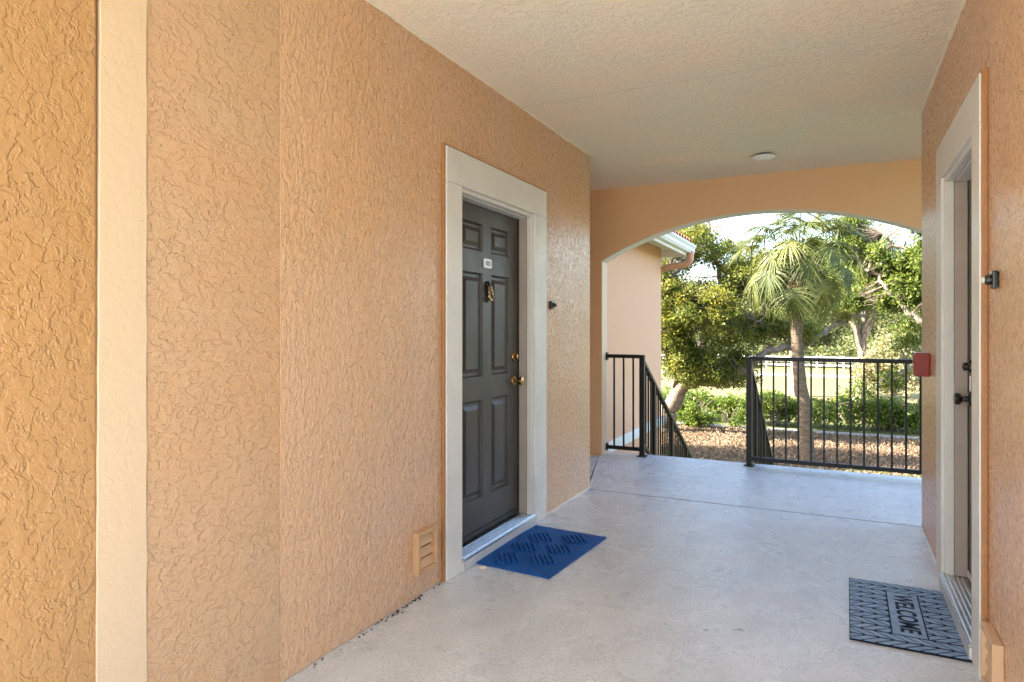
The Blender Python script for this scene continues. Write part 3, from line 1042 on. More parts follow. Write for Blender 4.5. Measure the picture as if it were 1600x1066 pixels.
# letters read from the walkway, tops toward the door
mt = Matrix.Translation((0.002, 0.0, 0.0107)) @ Matrix.Rotation(R(-90), 4, 'Z')
text_mesh('WELCOME', 0.105, 0.0006, M['navy'], 'lettering', mt, wm, 0.86)
tag(wm, 'grey blue rubber welcome mat with herringbone bars before the taupe door', 'door mat')

ps = MB()
ps.add([(0, 0, 0.001), (0.045, 0.008, 0.001), (0.050, 0.022, 0.010), (0.026, 0.030, 0.014), (0.002, 0.020, 0.006), (0.024, 0.012, 0.004)], [(0, 1, 5), (1, 2, 5), (2, 3, 5), (3, 4, 5), (4, 0, 5)])
o = ps.build('paper_scrap', M['paper'])
sm = o.modifiers.new('thickness', 'SOLIDIFY'); sm.thickness = 0.001
o.location = (-1.722, 3.072, 0.001)
tag(o, 'tiny pale paper scrap on the floor at the corner of the blue mat', 'paper scrap')

# dirt crumbs gathered along the foot of the left wall
cr_ = MB()
rnd = random.Random(21)
for k in range(70):
    cx, cy = XL + 0.006 + abs(rnd.gauss(0, 0.012)), rnd.choice([rnd.uniform(1.9, 2.85), rnd.gauss(2.42, 0.08), rnd.gauss(2.62, 0.05)])
    if cy > 2.83 or cy < 1.85:
        continue
    r0 = rnd.uniform(0.0015, 0.0050)
    p8 = [(cx + r0 * math.cos(a) * rnd.uniform(0.6, 1.2), cy + r0 * math.sin(a) * rnd.uniform(0.6, 1.4)) for a in (0.2, 1.4, 2.7, 3.9, 5.2)]
    cr_.prism(p8, 0.0005, 0.001 + r0 * 0.8)
o = cr_.build('dirt_crumbs', M['dark'])
tag(o, 'dark dirt crumbs scattered along the foot of the left wall', 'dirt', kind='stuff')

# ================================================================== RAILINGS AND STAIR
GY = 6.53
PXL, PXR = -1.760, -0.742


def guard(x0, x1, post_at, bars, label, wall_end):
    root = empty('guard_railing', (post_at, GY, 0))
    T = lambda x, y, z: (x - post_at, y - GY, z)
    MB(T).box(post_at - 0.025, post_at + 0.025, GY - 0.025, GY + 0.025, 0.008, 1.020).build('post', M['rail'], root, bevel=0.003)
    MB(T).box(post_at - 0.046, post_at + 0.046, GY - 0.046, GY + 0.046, 0.001, 0.0095).build('base_plate', M['rail'], root, bevel=0.002)
    a, b = (x0, post_at - 0.026) if wall_end == 'l' else (post_at + 0.026, x1)
    MB(T).box(a, b, GY - 0.022, GY + 0.022, 0.985, 1.022).build('top_rail', M['rail'], root, bevel=0.003)
    MB(T).box(a, b, GY - 0.018, GY + 0.018, 0.052, 0.088).build('bottom_rail', M['rail'], root, bevel=0.003)
    e = x0 if wall_end == 'l' else x1
    d = 1 if wall_end == 'l' else -1
    for z0, z1 in ((0.960, 1.040), (0.035, 0.110)):
        MB(T).box(min(e, e + d * 0.012), max(e, e + d * 0.012), GY - 0.030, GY + 0.030, z0, z1).build('wall_bracket', M['rail'], root, bevel=0.002)
    for x in bars:
        MB(T).box(x - 0.008, x + 0.008, GY - 0.008, GY + 0.008, 0.088, 0.985).build('baluster', M['rail'], root)
    return tag(root, label, 'railing')


guard(AL + 0.007, PXL, PXL, [-2.052, -1.952, -1.852], 'short black metal railing between the left arch pillar and the stair', 'l')
guard(PXR, AR - 0.007, PXR, [PXR + 0.107 + 0.1053 * k for k in range(15)], 'long black metal railing on the right side of the landing', 'r')

SLP = 0.57
NSTEP = 18
RISE_S = -GZ / NSTEP
RUN_S = RISE_S / SLP
Y0S = YEDGE


def stair_rail(x, label):
    root = empty('stair_railing', (x, GY + 0.05, 0))
    T = lambda xx, y, z: (xx - x, y - GY - 0.05, z)
    zt = lambda y: 0.865 - SLP * (y - 6.70)
    y_end = Y0S + RUN_S * (NSTEP - 1)
    MB(T).bar((x, GY + 0.03, zt(GY + 0.03)), (x, y_end, zt(y_end)), 0.044, 0.036).build('hand_rail', M['rail'], root, bevel=0.003)
    MB(T).bar((x, GY + 0.03, zt(GY + 0.03) - 0.83), (x, y_end, zt(y_end) - 0.83), 0.034, 0.034).build('bottom_rail', M['rail'], root, bevel=0.003)
    y = GY + 0.135
    k = 0
    while y < y_end - 0.02:
        if k % 8 == 3:
            zb = min(0, -RISE_S * (1 + math.floor((y - Y0S) / RUN_S))) if y > Y0S else 0
            MB(T).box(x - 0.022, x + 0.022, y - 0.022, y + 0.022, max(GZ, zt(y) - 0.98), zt(y) - 0.018).build('post', M['rail'], root, bevel=0.002)
        else:
            MB(T).box(x - 0.008, x + 0.008, y - 0.008, y + 0.008, zt(y) - 0.815, zt(y) - 0.016).build('baluster', M['rail'], root)
        y += 0.105
        k += 1
    MB(T).box(x - 0.025, x + 0.025, y_end - 0.025, y_end + 0.025, GZ, zt(y_end)).build('post', M['rail'], root, bevel=0.003)
    return tag(root, label, 'railing')


stair_rail(PXL, 'black stair handrail descending along the left side of the steps')
stair_rail(PXR, 'black stair handrail descending along the right side of the steps')

sr_ = empty('staircase', ((PXL + PXR) / 2, Y0S, GZ))
T = lambda x, y, z: (x - (PXL + PXR) / 2, y - Y0S, z - GZ)
for k in range(NSTEP - 1):
    z = -RISE_S * (k + 1)
    MB(T).box(PXL + 0.045, PXR - 0.045, Y0S + RUN_S * k + 0.002, Y0S + RUN_S * (k + 1) + 0.03, z - 0.06, z).build('step', M['stair'], sr_, bevel=0.006)
for x in (PXL, PXR):
    yb = Y0S + RUN_S * (NSTEP - 1)
    m = MB(T)
    zz0 = -0.02
    m.add([(x + sx_, yy, zz) for sx_ in (-0.04, 0.04) for yy, zz in ((Y0S + 0.004, zz0), (yb, zz0 - SLP * (yb - Y0S)), (yb, GZ), (yb - 0.3, GZ), (Y0S + 0.004, zz0 - 0.32))],
          [(0, 1, 2, 3, 4), (9, 8, 7, 6, 5)] + [(i, 5 + i, 5 + (i + 1) % 5, (i + 1) % 5) for i in range(5)])
    m.build('stringer', M['stringer'], sr_, bevel=0.004)
tag(sr_, 'straight concrete stair going down between the two black handrails', 'staircase')

# ================================================================== VEGETATION
def leaf_cloud(rng, centers, radii, per, size, flat=0.75, aspect=0.5, droop=0.0, outdir=None):
    """many small leaves scattered in clumps; returns quad vertices and a random tone per leaf"""
    n = len(centers)
    cnt = np.maximum(3, (per * (radii / radii.mean()) ** 2)).astype(int)
    idx = np.repeat(np.arange(n), cnt)
    m = len(idx)
    d = rng.normal(size=(m, 3))
    d /= np.linalg.norm(d, axis=1)[:, None]
    rr = rng.random(m) ** 0.45
    p = centers[idx] + d * (rr * radii[idx])[:, None] * np.array([1, 1, flat])
    ax = rng.normal(size=(m, 3)) + d * 0.8
    ax[:, 2] -= droop
    ax /= np.linalg.norm(ax, axis=1)[:, None]
    up = rng.normal(size=(m, 3)) * 0.75 + np.array([0, 0, 1.0])
    sd = np.cross(ax, up)
    sd /= np.linalg.norm(sd, axis=1)[:, None] + 1e-9
    L = (size * rng.uniform(0.65, 1.25, m))[:, None]
    W = L * aspect * 0.5
    nn = np.cross(sd, ax)
    v = np.empty((m, 4, 3))
    v[:, 0] = p
    v[:, 1] = p + ax * L * 0.5 + sd * W + nn * L * 0.06
    v[:, 2] = p + ax * L - nn * L * 0.05
    v[:, 3] = p + ax * L * 0.5 - sd * W + nn * L * 0.06
    clump_t = rng.normal(0, 0.16, n)
    tint = np.clip(0.5 + clump_t[idx] + rng.normal(0, 0.22, m), 0, 1)
    return v.reshape(-1, 3), tint


def twigs(mb, rng, centers, skel, rad0=0.02, every=1):
    """thin branchlets from the nearest point of the limbs to each clump"""
    sk = np.array(skel)
    for c in centers[::every]:
        d = np.linalg.norm(sk - c, axis=1)
        d = d + np.where(sk[:, 2] > c[2] + 0.5, 1.0, 0)
        a = sk[np.argmin(d)]
        mid = (a + c) / 2 + rng.normal(0, 0.12, 3) * np.linalg.norm(c - a) * 0.5
        mid[2] -= 0.05
        mb.tube([a, mid, c], [rad0, rad0 * 0.6, rad0 * 0.25], 4, cap=False)


def limb(mb, pts, r0, r1, rng, n=7, sub=4, wob=0.06):
    """a crooked tapered limb through the given points; returns its sampled axis"""
    P = [np.array(p, float) for p in pts]
    out_ = []
    for i in range(len(P) - 1):
        p0 = P[max(i - 1, 0)]; p1 = P[i]; p2 = P[i + 1]; p3 = P[min(i + 2, len(P) - 1)]
        for k in range(sub):
            t_ = k / sub
            q = 0.5 * ((2 * p1) + (-p0 + p2) * t_ + (2 * p0 - 5 * p1 + 4 * p2 - p3) * t_ ** 2 + (-p0 + 3 * p1 - 3 * p2 + p3) * t_ ** 3)
            out_.append(q + (rng.normal(0, wob, 3) if (i or k) else 0))
    out_.append(P[-1])
    m_ = len(out_)
    mb.tube(out_, [r0 + (r1 - r0) * (i / (m_ - 1)) ** 0.8 for i in range(m_)], n)
    return out_


def clumps_in(rng, ells, n, thresh=0.0, rmin=0.25, rmax=0.6):
    """clump centres inside ellipsoids ((cx,cy,cz),(rx,ry,rz),weight), denser toward the outside, with gaps"""
    w = np.array([e[2] for e in ells], float)
    w /= w.sum()
    k = rng.choice(len(ells), n, p=w)
    c = np.array([e[0] for e in ells])[k]
    r = np.array([e[1] for e in ells])[k]
    d = rng.normal(size=(n, 3))
    d /= np.linalg.norm(d, axis=1)[:, None]
    rr = rng.random(n) ** 0.42
    p = c + d * r * rr[:, None]
    g = np.sin(p[:, 0] * 1.9 + 1.3) + np.sin(p[:, 1] * 1.7 + 0.4 + p[:, 2]) + np.sin(p[:, 2] * 2.3 + p[:, 0] * 0.7)
    p = p[g > thresh]
    return p, rng.uniform(rmin, rmax, len(p))


rng = np.random.default_rng(11)

# ---- left live oak: leaning trunk, one long low limb reaching to the right behind the palm
D = 27.0
base = at(1036, 672, D); base[2] = GZ
oak = empty('oak_tree', tuple(base))
tT = lambda x, y, z: (x - base[0], y - base[1], z - base[2])
tr = MB(tT)
sk = []
sk += limb(tr, [base + [0, 0, -0.1], at(1046, 640, D), at(1064, 608, D - 0.3), at(1088, 592, D - 0.6)], 0.42, 0.27, rng, 10)
sk += limb(tr, [at(1086, 593, D - 0.6), at(1122, 597, D - 1.2), at(1152, 585, D - 1.5), at(1180, 565, D - 1.4), at(1212, 545, D - 1.0), at(1252, 541, D - 0.5), at(1290, 520, D), at(1330, 498, D + 0.3), at(1362, 470, D + 0.5)], 0.22, 0.06, rng, 8)
sk += limb(tr, [at(1075, 600, D - 0.4), at(1092, 555, D), at(1105, 515, D + 0.3), at(1130, 470, D + 0.8), at(1122, 420, D + 1.2), at(1112, 385, D + 1.4), at(1106, 345, D + 1.6)], 0.22, 0.06, rng, 8)
sk += limb(tr, [at(1100, 535, D), at(1130, 517, D - 0.6), at(1165, 512, D - 1.0), at(1195, 495, D - 1.2)], 0.11, 0.03, rng, 6)
sk += limb(tr, [at(1060, 612, D - 0.2), at(1045, 560, D - 0.8), at(1030, 500, D - 1.0), at(1040, 440, D - 0.9)], 0.18, 0.05, rng, 7)
sk += limb(tr, [at(1130, 470, D + 0.8), at(1165, 465, D + 0.4), at(1195, 480, D), at(1215, 500, D - 0.2)], 0.09, 0.03, rng, 6)
sk += limb(tr, [at(1113, 388, D + 1.4), at(1135, 378, D + 1.2), at(1148, 385, D + 1.0)], 0.05, 0.02, rng, 5)
sk += limb(tr, [at(1108, 360, D + 1.5), at(1130, 352, D + 1.3), at(1150, 340, D + 1.0)], 0.04, 0.015, rng, 5)
ells = []
for px, py, dd, rx, rz, w in [(1050, 470, D - 1, 1.5, 1.9, 3.2), (1090, 480, D - 1.5, 1.6, 1.6, 3.2), (1140, 440, D - 0.5, 1.4, 1.1, 2.2), (1075, 400, D, 1.5, 1.0, 2.2),
                              (1070, 545, D - 1.2, 1.2, 0.9, 1.8), (1130, 530, D - 1.0, 1.2, 0.8, 1.6), (1190, 430, D + 0.5, 1.0, 1.0, 1.3), (1180, 510, D, 1.0, 0.7, 1.2),
                              (1060, 365, D + 0.5, 1.2, 0.7, 1.0), (1140, 590, D - 1.4, 1.0, 0.35, 0.7), (1115, 360, D + 1.6, 0.55, 0.35, 0.16), (1145, 385, D + 1.1, 0.55, 0.35, 0.25), (1000, 450, D, 2.2, 2.4, 2.0), (1085, 575, D - 1.3, 1.3, 0.55, 1.5), (1140, 565, D - 0.6, 1.2, 0.5, 1.3), (1250, 515, D - 0.4, 0.9, 0.5, 0.8), (1320, 480, D + 0.3, 0.9, 0.6, 0.9), (1360, 455, D + 0.5, 0.7, 0.6, 0.7)]:
    ells.append((at(px, py, dd), (rx, rx, rz), w))
cc, rad_ = clumps_in(rng, ells, 1850, -0.80, 0.16, 0.42)
twigs(tr, rng, cc, sk, 0.022)
tr.build('trunk', M['bark'], oak, smooth=True)
v, ti = leaf_cloud(rng, cc, rad_, 66, 0.115, 0.8, 0.5)
o = raw_mesh('crown', v - base, None, 4, M['oakA'], oak, ti)
tag(oak, 'live oak with yellowing leaves and a leaning trunk beside the peach wing', 'tree')

# ---- right oak: trunk out of view behind the right wall, dense green crown over the railing
D = 21.0
base = at(1530, 700, D); base[2] = GZ
oak2 = empty('oak_tree', tuple(base))
tr = MB(lambda x, y, z: (x - base[0], y - base[1], z - base[2]))
sk = []
sk += limb(tr, [base + [0, 0, -0.1], at(1520, 600, D), at(1500, 520, D), at(1480, 450, D + 0.4), at(1450, 380, D + 0.8)], 0.34, 0.12, rng, 9)
sk += limb(tr, [at(1500, 520, D), at(1440, 500, D + 0.5), at(1400, 470, D + 1.0), at(1370, 430, D + 1.4), at(1345, 420, D + 1.6)], 0.13, 0.04, rng, 7)
sk += limb(tr, [at(1480, 450, D + 0.4), at(1420, 400, D + 1.0), at(1380, 365, D + 1.4)], 0.10, 0.03, rng, 6)
sk += limb(tr, [at(1510, 560, D), at(1455, 560, D + 0.2), at(1420, 575, D + 0.3), at(1385, 590, D + 0.4), at(1350, 612, D + 0.5), at(1300, 640, D + 0.6)], 0.06, 0.012, rng, 5)
sk += limb(tr, [at(1420, 575, D + 0.3), at(1405, 600, D + 0.1), at(1400, 630, D)], 0.025, 0.008, rng, 5)
ells = []
for px, py, dd, rx, rz, w in [(1400, 390, D + 1.4, 0.95, 0.75, 3.0), (1430, 440, D + 1.0, 0.8, 0.9, 3.0), (1395, 460, D + 1.6, 0.6, 0.6, 1.6), (1360, 375, D + 1.8, 0.7, 0.45, 1.4),
                              (1420, 520, D + 0.6, 0.45, 0.6, 1.1), (1330, 350, D + 2.2, 0.7, 0.3, 0.8), (1490, 420, D, 1.4, 1.6, 3.0), (1400, 352, D + 1.0, 0.9, 0.45, 2.0), (1440, 400, D + 0.4, 0.7, 0.7, 1.5), (1430, 355, D + 0.5, 0.8, 0.5, 1.6), (1365, 420, D + 2.2, 0.6, 0.6, 1.4), (1350, 385, D + 2.6, 0.7, 0.5, 1.2), (1340, 470, D + 2.4, 0.45, 0.35, 0.6)]:
    ells.append((at(px, py, dd), (rx, rx, rz), w))
cc, rad_ = clumps_in(rng, ells, 1400, -1.1, 0.13, 0.34)
lo, lr = clumps_in(rng, [(at(1340, 612, D + 0.5), (0.55, 0.4, 0.35), 1.2), (at(1395, 595, D + 0.3), (0.5, 0.4, 0.4), 1.2), (at(1290, 630, D + 0.6), (0.4, 0.3, 0.25), 0.5), (at(1420, 640, D + 0.3), (0.35, 0.3, 0.4), 0.6)], 75, -2.0, 0.08, 0.2)
twigs(tr, rng, np.vstack([cc, lo]), sk, 0.014)
tr.build('trunk', M['bark'], oak2, smooth=True)
v, ti = leaf_cloud(rng, np.vstack([cc, lo]), np.concatenate([rad_, lr]), 52, 0.125, 0.8, 0.52)
raw_mesh('crown', v - base, None, 4, M['oakB'], oak2, ti)
tag(oak2, 'dense green oak whose crown hangs in from the right wall edge', 'tree')


# ---- sabal palm in the middle of the opening
def strip(pts, widths, side):
    """a folded narrow blade: two quads wide"""
    vs = []
    for i in range(len(pts) - 1):
        a, b = pts[i], pts[i + 1]
        s = side
        up = np.cross(b - a, s)
        up = up / (np.linalg.norm(up) + 1e-9)
        for sg in (-1, 1):
            vs += [a, b, b + s * sg * widths[i + 1] + up * widths[i + 1] * 0.35, a + s * sg * widths[i] + up * widths[i] * 0.35]
    return vs


def frond_mesh(rng, el, length_pet, leaf_len, droop, nleaf=30):
    """costapalmate leaf in local axes: x outward, z up"""
    vs = []
    # petiole
    pts = []
    p = np.zeros(3)
    a = el
    seg = length_pet / 6
    for i in range(7):
        pts.append(p.copy())
        p = p + seg * np.array([math.cos(a), 0, math.sin(a)])
        a -= droop * 0.10
    for i in range(6):
        w0, w1 = 0.022 - 0.0017 * i, 0.022 - 0.0017 * (i + 1)
        for sg in (-1, 1):
            s = np.array([0, sg, 0.0])
            vs += [pts[i], pts[i + 1], pts[i + 1] + s * w1, pts[i] + s * w0]
            vs += [pts[i], pts[i + 1], pts[i + 1] + np.array([0, sg * w1 * 0.6, -w1]), pts[i] + np.array([0, sg * w0 * 0.6, -w0])]
    tip = pts[-1]
    cost = [tip]
    for i in range(5):
        a -= droop * 0.22
        cost.append(cost[-1] + 0.085 * np.array([math.cos(a), 0, math.sin(a)]))
    ncol = [1] * (len(vs) // 4)
    for k in range(nleaf):
        f = k / (nleaf - 1)
        for sg in (-1, 1):
            s = f * (len(cost) - 1.001)
            i = int(s)
            o = cost[i] + (cost[i + 1] - cost[i]) * (s - i)
            ca = (cost[i + 1] - cost[i]); ca /= np.linalg.norm(ca)
            th = sg * (1.95 * (1 - f) ** 0.8 + 0.03) + rng.normal(0, 0.05)
            yv = np.array([0, 1.0, 0])
            nrm = np.cross(ca, yv)
            d = ca * math.cos(th) + yv * math.sin(th) + nrm * rng.normal(-0.05, 0.07)
            d /= np.linalg.norm(d)
            L = leaf_len * (0.72 + 0.28 * math.sin(math.pi * (0.25 + 0.6 * f))) * rng.uniform(0.88, 1.1)
            q = [o]
            g = 0.03
            for j in range(4):
                g += droop * 0.13 * (j + 0.5) * rng.uniform(0.7, 1.3)
                dd = d - np.array([0, 0, g]); dd /= np.linalg.norm(dd)
                q.append(q[-1] + dd * L / 4)
            sdv = np.cross(d, nrm); sdv /= np.linalg.norm(sdv) + 1e-9
            b = strip(q, [0.010, 0.021, 0.019, 0.011, 0.002], sdv)
            vs += b
    return np.array(vs)


D = 20.3
pbase = at(1264, 740, D); pbase[2] = GZ
pc = at(1249, 402, D)
palm = empty('palm_tree', tuple(pbase))
tr = MB(lambda x, y, z: (x - pbase[0], y - pbase[1], z - pbase[2]))
pp = [pbase + [0, 0, -0.05], at(1261, 690, D), at(1257, 640, D), at(1250, 590, D), at(1246, 540, D), at(1245, 490, D), at(1247, 450, D), pc]
limb(tr, pp, 0.215, 0.15, rng, 14, 5, 0.012)
tr.build('trunk', M['palmbark'], palm, smooth=True)
# leaf bases (boots) crossing under the crown
for k in range(26):
    a = k * 2.39996
    z = -0.95 + k * 0.034
    f = 0.17 + 0.05 * rng.random()
    p0 = pc + np.array([math.cos(a) * 0.13, math.sin(a) * 0.13, z])
    p1 = p0 + np.array([math.cos(a) * f, math.sin(a) * f, 0.26 + 0.1 * rng.random()])
    m = MB(lambda x, y, z: (x - pbase[0], y - pbase[1], z - pbase[2]))
    m.bar(p0, p1, 0.075, 0.02, (math.cos(a), math.sin(a), 0.4))
    m.build('leaf_boot', M['palmbark'], palm)
nf = 50
for k in range(nf):
    f = (k + 0.5) / nf
    az = k * 2.39996 + rng.normal(0, 0.15)
    el = R(80 - 135 * f) + rng.normal(0, 0.10)
    dead = f > 0.74
    drp = 0.55 + 0.75 * f + rng.normal(0, 0.12)
    vs_ = frond_mesh(rng, el, rng.uniform(0.95, 1.45) * (1.0 if not dead else 0.7), rng.uniform(0.78, 1.02) * (1 if not dead else 0.85), drp * (1 if not dead else 2.0), 22)
    if dead:
        vs_[:, 1] *= 0.6
    ca, sa = math.cos(az), math.sin(az)
    rotm = np.array([[ca, -sa, 0], [sa, ca, 0], [0, 0, 1]])
    w = vs_ @ rotm.T + np.array([ca * 0.1, sa * 0.1, 0.12 - 0.75 * f])
    tn = np.clip(0.45 + rng.normal(0, 0.17) + rng.normal(0, 0.14, len(vs_) // 4), 0, 1)
    fo = raw_mesh('dead_frond' if dead else 'frond', w + (pc - pbase), None, 4, M['deadfrond'] if dead else M['frond'], palm, tn)
tag(palm, 'sabal palm with drooping fan fronds in the middle of the arched opening', 'palm tree')

# ---- hedge along the path
hz = empty('hedge', (-2.0, 31.0, GZ))
n_ = 1500
hx = rng.uniform(-14, 10, n_)
hy = 31.0 + rng.uniform(-0.55, 0.55, n_)
hzz = GZ + 0.15 + rng.random(n_) ** 0.7 * (1.02 + 0.14 * np.sin(hx * 1.7) + 0.08 * np.sin(hx * 4.1))
cc = np.stack([hx, hy, hzz], 1)
v, ti = leaf_cloud(rng, cc, rng.uniform(0.12, 0.28, n_), 34, 0.115, 0.9, 0.6)
raw_mesh('foliage', v - np.array([-2.0, 31.0, GZ]), None, 4, M['hedgeleaf'], hz, ti)
m = MB(lambda x, y, z: (x + 2.0, y - 31.0, z - GZ))
for k in range(70):
    x = -14 + 24 * (k + rng.random()) / 70
    y = 31.0 + rng.uniform(-0.25, 0.25)
    m.tube([(x, y, GZ), (x + rng.normal(0, 0.1), y, GZ + 0.5), (x + rng.normal(0, 0.22), y + rng.normal(0, 0.1), GZ + 1.0)], [0.025, 0.018, 0.008], 5)
m.build('stems', M['bark'], hz)['kind'] = 'stuff'
tag(hz, 'clipped green hedge running along the far side of the path', 'hedge')


# ---- loose shrubs growing in front of the hedge, nearer the oak
def shrub(px, py, d, rx, rz, n, label, mat, size=0.11):
    b = at(px, py, d); b[2] = GZ
    root = empty('shrub', tuple(b))
    cc_, rr_ = clumps_in(rng, [((b[0], b[1], GZ + rz * 0.95), (rx, rx * 0.8, rz), 1.0)], n, -1.0, 0.12, 0.3)
    m_ = MB(lambda x, y, z: (x - b[0], y - b[1], z - b[2]))
    sk_ = []
    for k in range(6):
        a = k * 1.05
        sk_ += limb(m_, [b + [0, 0, -0.03], b + [math.cos(a) * rx * 0.3, math.sin(a) * rx * 0.3, rz * 0.8], b + [math.cos(a) * rx * 0.6, math.sin(a) * rx * 0.6, rz * 1.5]], 0.03, 0.01, rng, 5)
    twigs(m_, rng, cc_, sk_, 0.010)
    m_.build('stems', M['bark'], root)['kind'] = 'stuff'
    vv, tt = leaf_cloud(rng, cc_, rr_, 44, size, 0.85, 0.6)
    raw_mesh('foliage', vv - b, None, 4, mat, root, tt)
    tag(root, label, 'shrub')


shrub(1085, 660, 28.4, 1.2, 0.75, 170, 'leafy bright green shrub under the leaning oak trunk', M['hedgeleaf'])
shrub(1140, 662, 28.2, 0.8, 0.55, 90, 'low leafy shrub between the oak trunk and the right stair handrail', M['hedgeleaf'])
shrub(1390, 668, 27.6, 1.0, 0.7, 110, 'loose shrub before the hedge behind the right end of the long railing', M['oakB'])
shrub(1210, 662, 28.4, 0.9, 0.75, 110, 'loose dark shrub left of the palm trunk in front of the hedge', M['oakB'])

# ---- white post and rail fence across the pasture
fn = empty('rail_fence', (0, 75.0, GZ))
post_me = rail_me = None
for k in range(34):
    x = -46 + k * 2.45
    if post_me is None:
        o = MB().box(-0.075, 0.075, -0.075, 0.075, -0.05, 1.42).build('post', M['white'], fn, bevel=0.01, seg=1)
        post_me = o.data
    else:
        o = bpy.data.objects.new('post', post_me); COL.objects.link(o); o.parent = fn
    o.location = (x, 0, 0)
    for z in (0.45, 0.85, 1.25):
        if rail_me is None:
            o = MB().box(0.08, 2.37, -0.03, 0.03, -0.08, 0.08).build('rail', M['white'], fn, bevel=0.006, seg=1)
            rail_me = o.data
        else:
            o = bpy.data.objects.new('rail', rail_me); COL.objects.link(o); o.parent = fn
        o.location = (x, 0, z)
tag(fn, 'white three rail fence across the far pasture', 'fence')


# ---- trees beyond the fence
def far_tree(px, d, h, rx, n, mat, label, size, per=40, trunk_h=None, name='background_tree', squash=1.0, lift=0.0):
    b = at(px, 600, d); b[2] = GZ
    root = empty(name, tuple(b))
    m_ = MB(lambda x, y, z: (x - b[0], y - b[1], z - b[2]))
    th = trunk_h or h * 0.35
    sk_ = limb(m_, [b + [0, 0, -0.1], b + [0.1, 0, th], b + [0.3, 0.2, h * 0.75]], h * 0.035, h * 0.01, rng, 7)
    for k in range(5):
        a = rng.random() * 6.28
        sk_ += limb(m_, [b + [0.1, 0, th * rng.uniform(0.7, 1.2)], b + [math.cos(a) * rx * 0.4, math.sin(a) * rx * 0.4, h * 0.6], b + [math.cos(a) * rx * 0.75, math.sin(a) * rx * 0.75, h * rng.uniform(0.6, 0.85)]], h * 0.018, h * 0.005, rng, 5)
    es = []
    for k in range(9):
        a = rng.random() * 6.28
        q = rng.uniform(0.15, 0.7)
        es.append(((b[0] + math.cos(a) * rx * q, b[1] + math.sin(a) * rx * q, GZ + h * rng.uniform(0.38 + 1.3 * lift, 0.85)), (rx * 0.45, rx * 0.45, h * 0.15 * squash), 1.0))
    es.append(((b[0], b[1], GZ + h * (0.5 + lift)), (rx * 0.8, rx * 0.8, h * (0.35 - lift)), 2.5))
    cc_, rr_ = clumps_in(rng, es, n, -1.2, size * 2.0, size * 4.2)
    twigs(m_, rng, cc_, sk_, h * 0.003, 3)
    m_.build('trunk', M['bark'], root, smooth=True)
    vv, tt = leaf_cloud(rng, cc_, rr_, per, size, 0.8, 0.6)
    raw_mesh('crown', vv - b, None, 4, mat, root, tt)
    return tag(root, label, 'tree')


far_tree(1392, 33, 4.3, 1.9, 420, M['paleleaf'], 'pale dry looking bushy tree standing in the pasture left of the alarm box', 0.14, 46, 1.0)
far_tree(1345, 37, 10.6, 3.4, 620, M['oakB'], 'broad green oak behind the right side of the palm crown', 0.16, 46, 3.2, 'oak_tree', 1.0, 0.14)
far_tree(1241, 41, 11.0, 3.3, 640, M['oakB'], 'broad green oak directly behind the palm crown', 0.16, 46, 2.8, 'oak_tree', 1.0, 0.10)
far_tree(1290, 92, 9.5, 6.0, 320, M['farleaf'], 'olive green tree beyond the fence right of the palm trunk', 0.32)
far_tree(1195, 88, 10.0, 6.5, 320, M['farleaf'], 'olive green tree beyond the fence left of the palm trunk', 0.32)
far_tree(1110, 95, 12.5, 7.0, 320, M['farleaf'], 'tall olive tree beyond the fence behind the yellowing oak', 0.34)
far_tree(1350, 100, 11.0, 6.5, 320, M['farleaf'], 'tall olive tree beyond the fence behind the pale bushy tree', 0.34)
far_tree(1440, 96, 12.0, 7.0, 320, M['farleaf'], 'tall olive tree beyond the fence above the alarm box', 0.34)

far_tree(850, 21.5, 9.2, 2.6, 640, M['oakA'], 'yellow green oak added out of view behind the peach wing to shade the mulch', 0.16, 46, 3.0, 'oak_tree')  # unseen oak behind the wing, added for its dappled shade on the mulch

# undergrowth behind the fence
b = np.array([-10.0, 79.0, GZ])
n_ = 1500
fx = rng.uniform(-60, 45, n_)
v, ti = leaf_cloud(rng, np.stack([fx, 79 + rng.uniform(-1.2, 2.5, n_), GZ + rng.random(n_) * (2.6 + 0.8 * np.sin(fx * 0.7))], 1), rng.uniform(0.4, 0.8, n_), 30, 0.34, 0.8, 0.65)
o = raw_mesh('undergrowth', v - b, None, 4, M['farleaf'], None, ti)
o.location = tuple(b)
tag(o, 'low tangled undergrowth behind the white fence', 'undergrowth', kind='stuff')

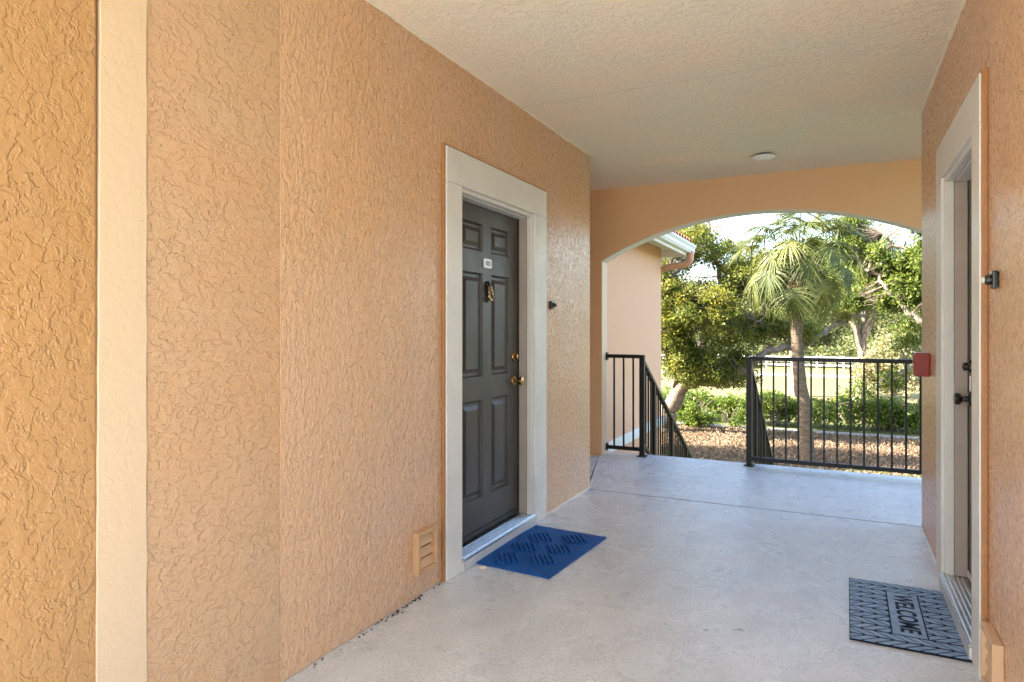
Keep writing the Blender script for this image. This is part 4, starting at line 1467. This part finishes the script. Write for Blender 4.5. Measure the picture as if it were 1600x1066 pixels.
# the far wood: one mass of foliage behind these trees
b = np.array([-20.0, 128.0, GZ])
n_ = 2600
fx = rng.uniform(-110, 90, n_)
fy = 128 + rng.uniform(-8, 14, n_)
top_h = 8.5 + 2.0 * np.sin(fx * 0.13) + 1.4 * np.sin(fx * 0.37 + 1.0) + 0.8 * np.sin(fx * 0.9)
fz = GZ + rng.random(n_) ** 0.8 * top_h
v, ti = leaf_cloud(rng, np.stack([fx, fy, fz], 1), rng.uniform(0.9, 2.0, n_), 30, 0.75, 0.8, 0.7)
o = raw_mesh('far_woodland', v - b, None, 4, M['farleaf'], None, ti)
o.location = tuple(b)
tag(o, 'distant wood along the far edge of the pasture', 'woodland', kind='stuff')

# ---- grass blades on the strip of lawn before the mulch, and leaf litter on the bed
n_ = 42000
gx = rng.uniform(-9, 5, n_)
gy = rng.uniform(14, 22.6, n_)
keep = gy < 21.9 + 0.5 * np.sin(gx * 0.6) + rng.normal(0, 0.25, n_)
gx, gy = gx[keep], gy[keep]
n_ = len(gx)
p = np.stack([gx, gy, np.full(n_, GZ)], 1)
a = rng.uniform(0, 6.28, n_)
wv = np.stack([np.cos(a), np.sin(a), np.zeros(n_)], 1) * 0.008
hv = np.stack([rng.normal(0, 0.03, n_), rng.normal(0, 0.03, n_), rng.uniform(0.05, 0.12, n_)], 1)
v = np.empty((n_, 3, 3)); v[:, 0] = p - wv; v[:, 1] = p + wv; v[:, 2] = p + hv
gb = np.array([-2.0, 18.0, GZ])
o = raw_mesh('lawn_grass', v.reshape(-1, 3) - gb, None, 3, M['grassblade'], None, np.clip(rng.normal(0.5, 0.2, n_), 0, 1))
o.location = tuple(gb)
tag(o, 'short green lawn grass in front of the mulch bed', 'grass', kind='stuff')
n_ = 16000
lc = np.stack([rng.uniform(-10, 6, n_), rng.uniform(21.3, 29.0, n_), GZ + 0.02 + rng.random(n_) * 0.03], 1)
v, ti = leaf_cloud(rng, lc, np.full(n_, 0.05), 3, 0.09, 0.2, 0.45)
lb = np.array([-2.0, 25.0, GZ])
v[:, 2] = np.maximum(v[:, 2], GZ + 0.013)
o = raw_mesh('leaf_litter', v - lb, None, 4, M['litter'], None, ti)
o.location = tuple(lb)
tag(o, 'fallen brown leaves scattered over the mulch bed', 'leaf litter', kind='stuff')
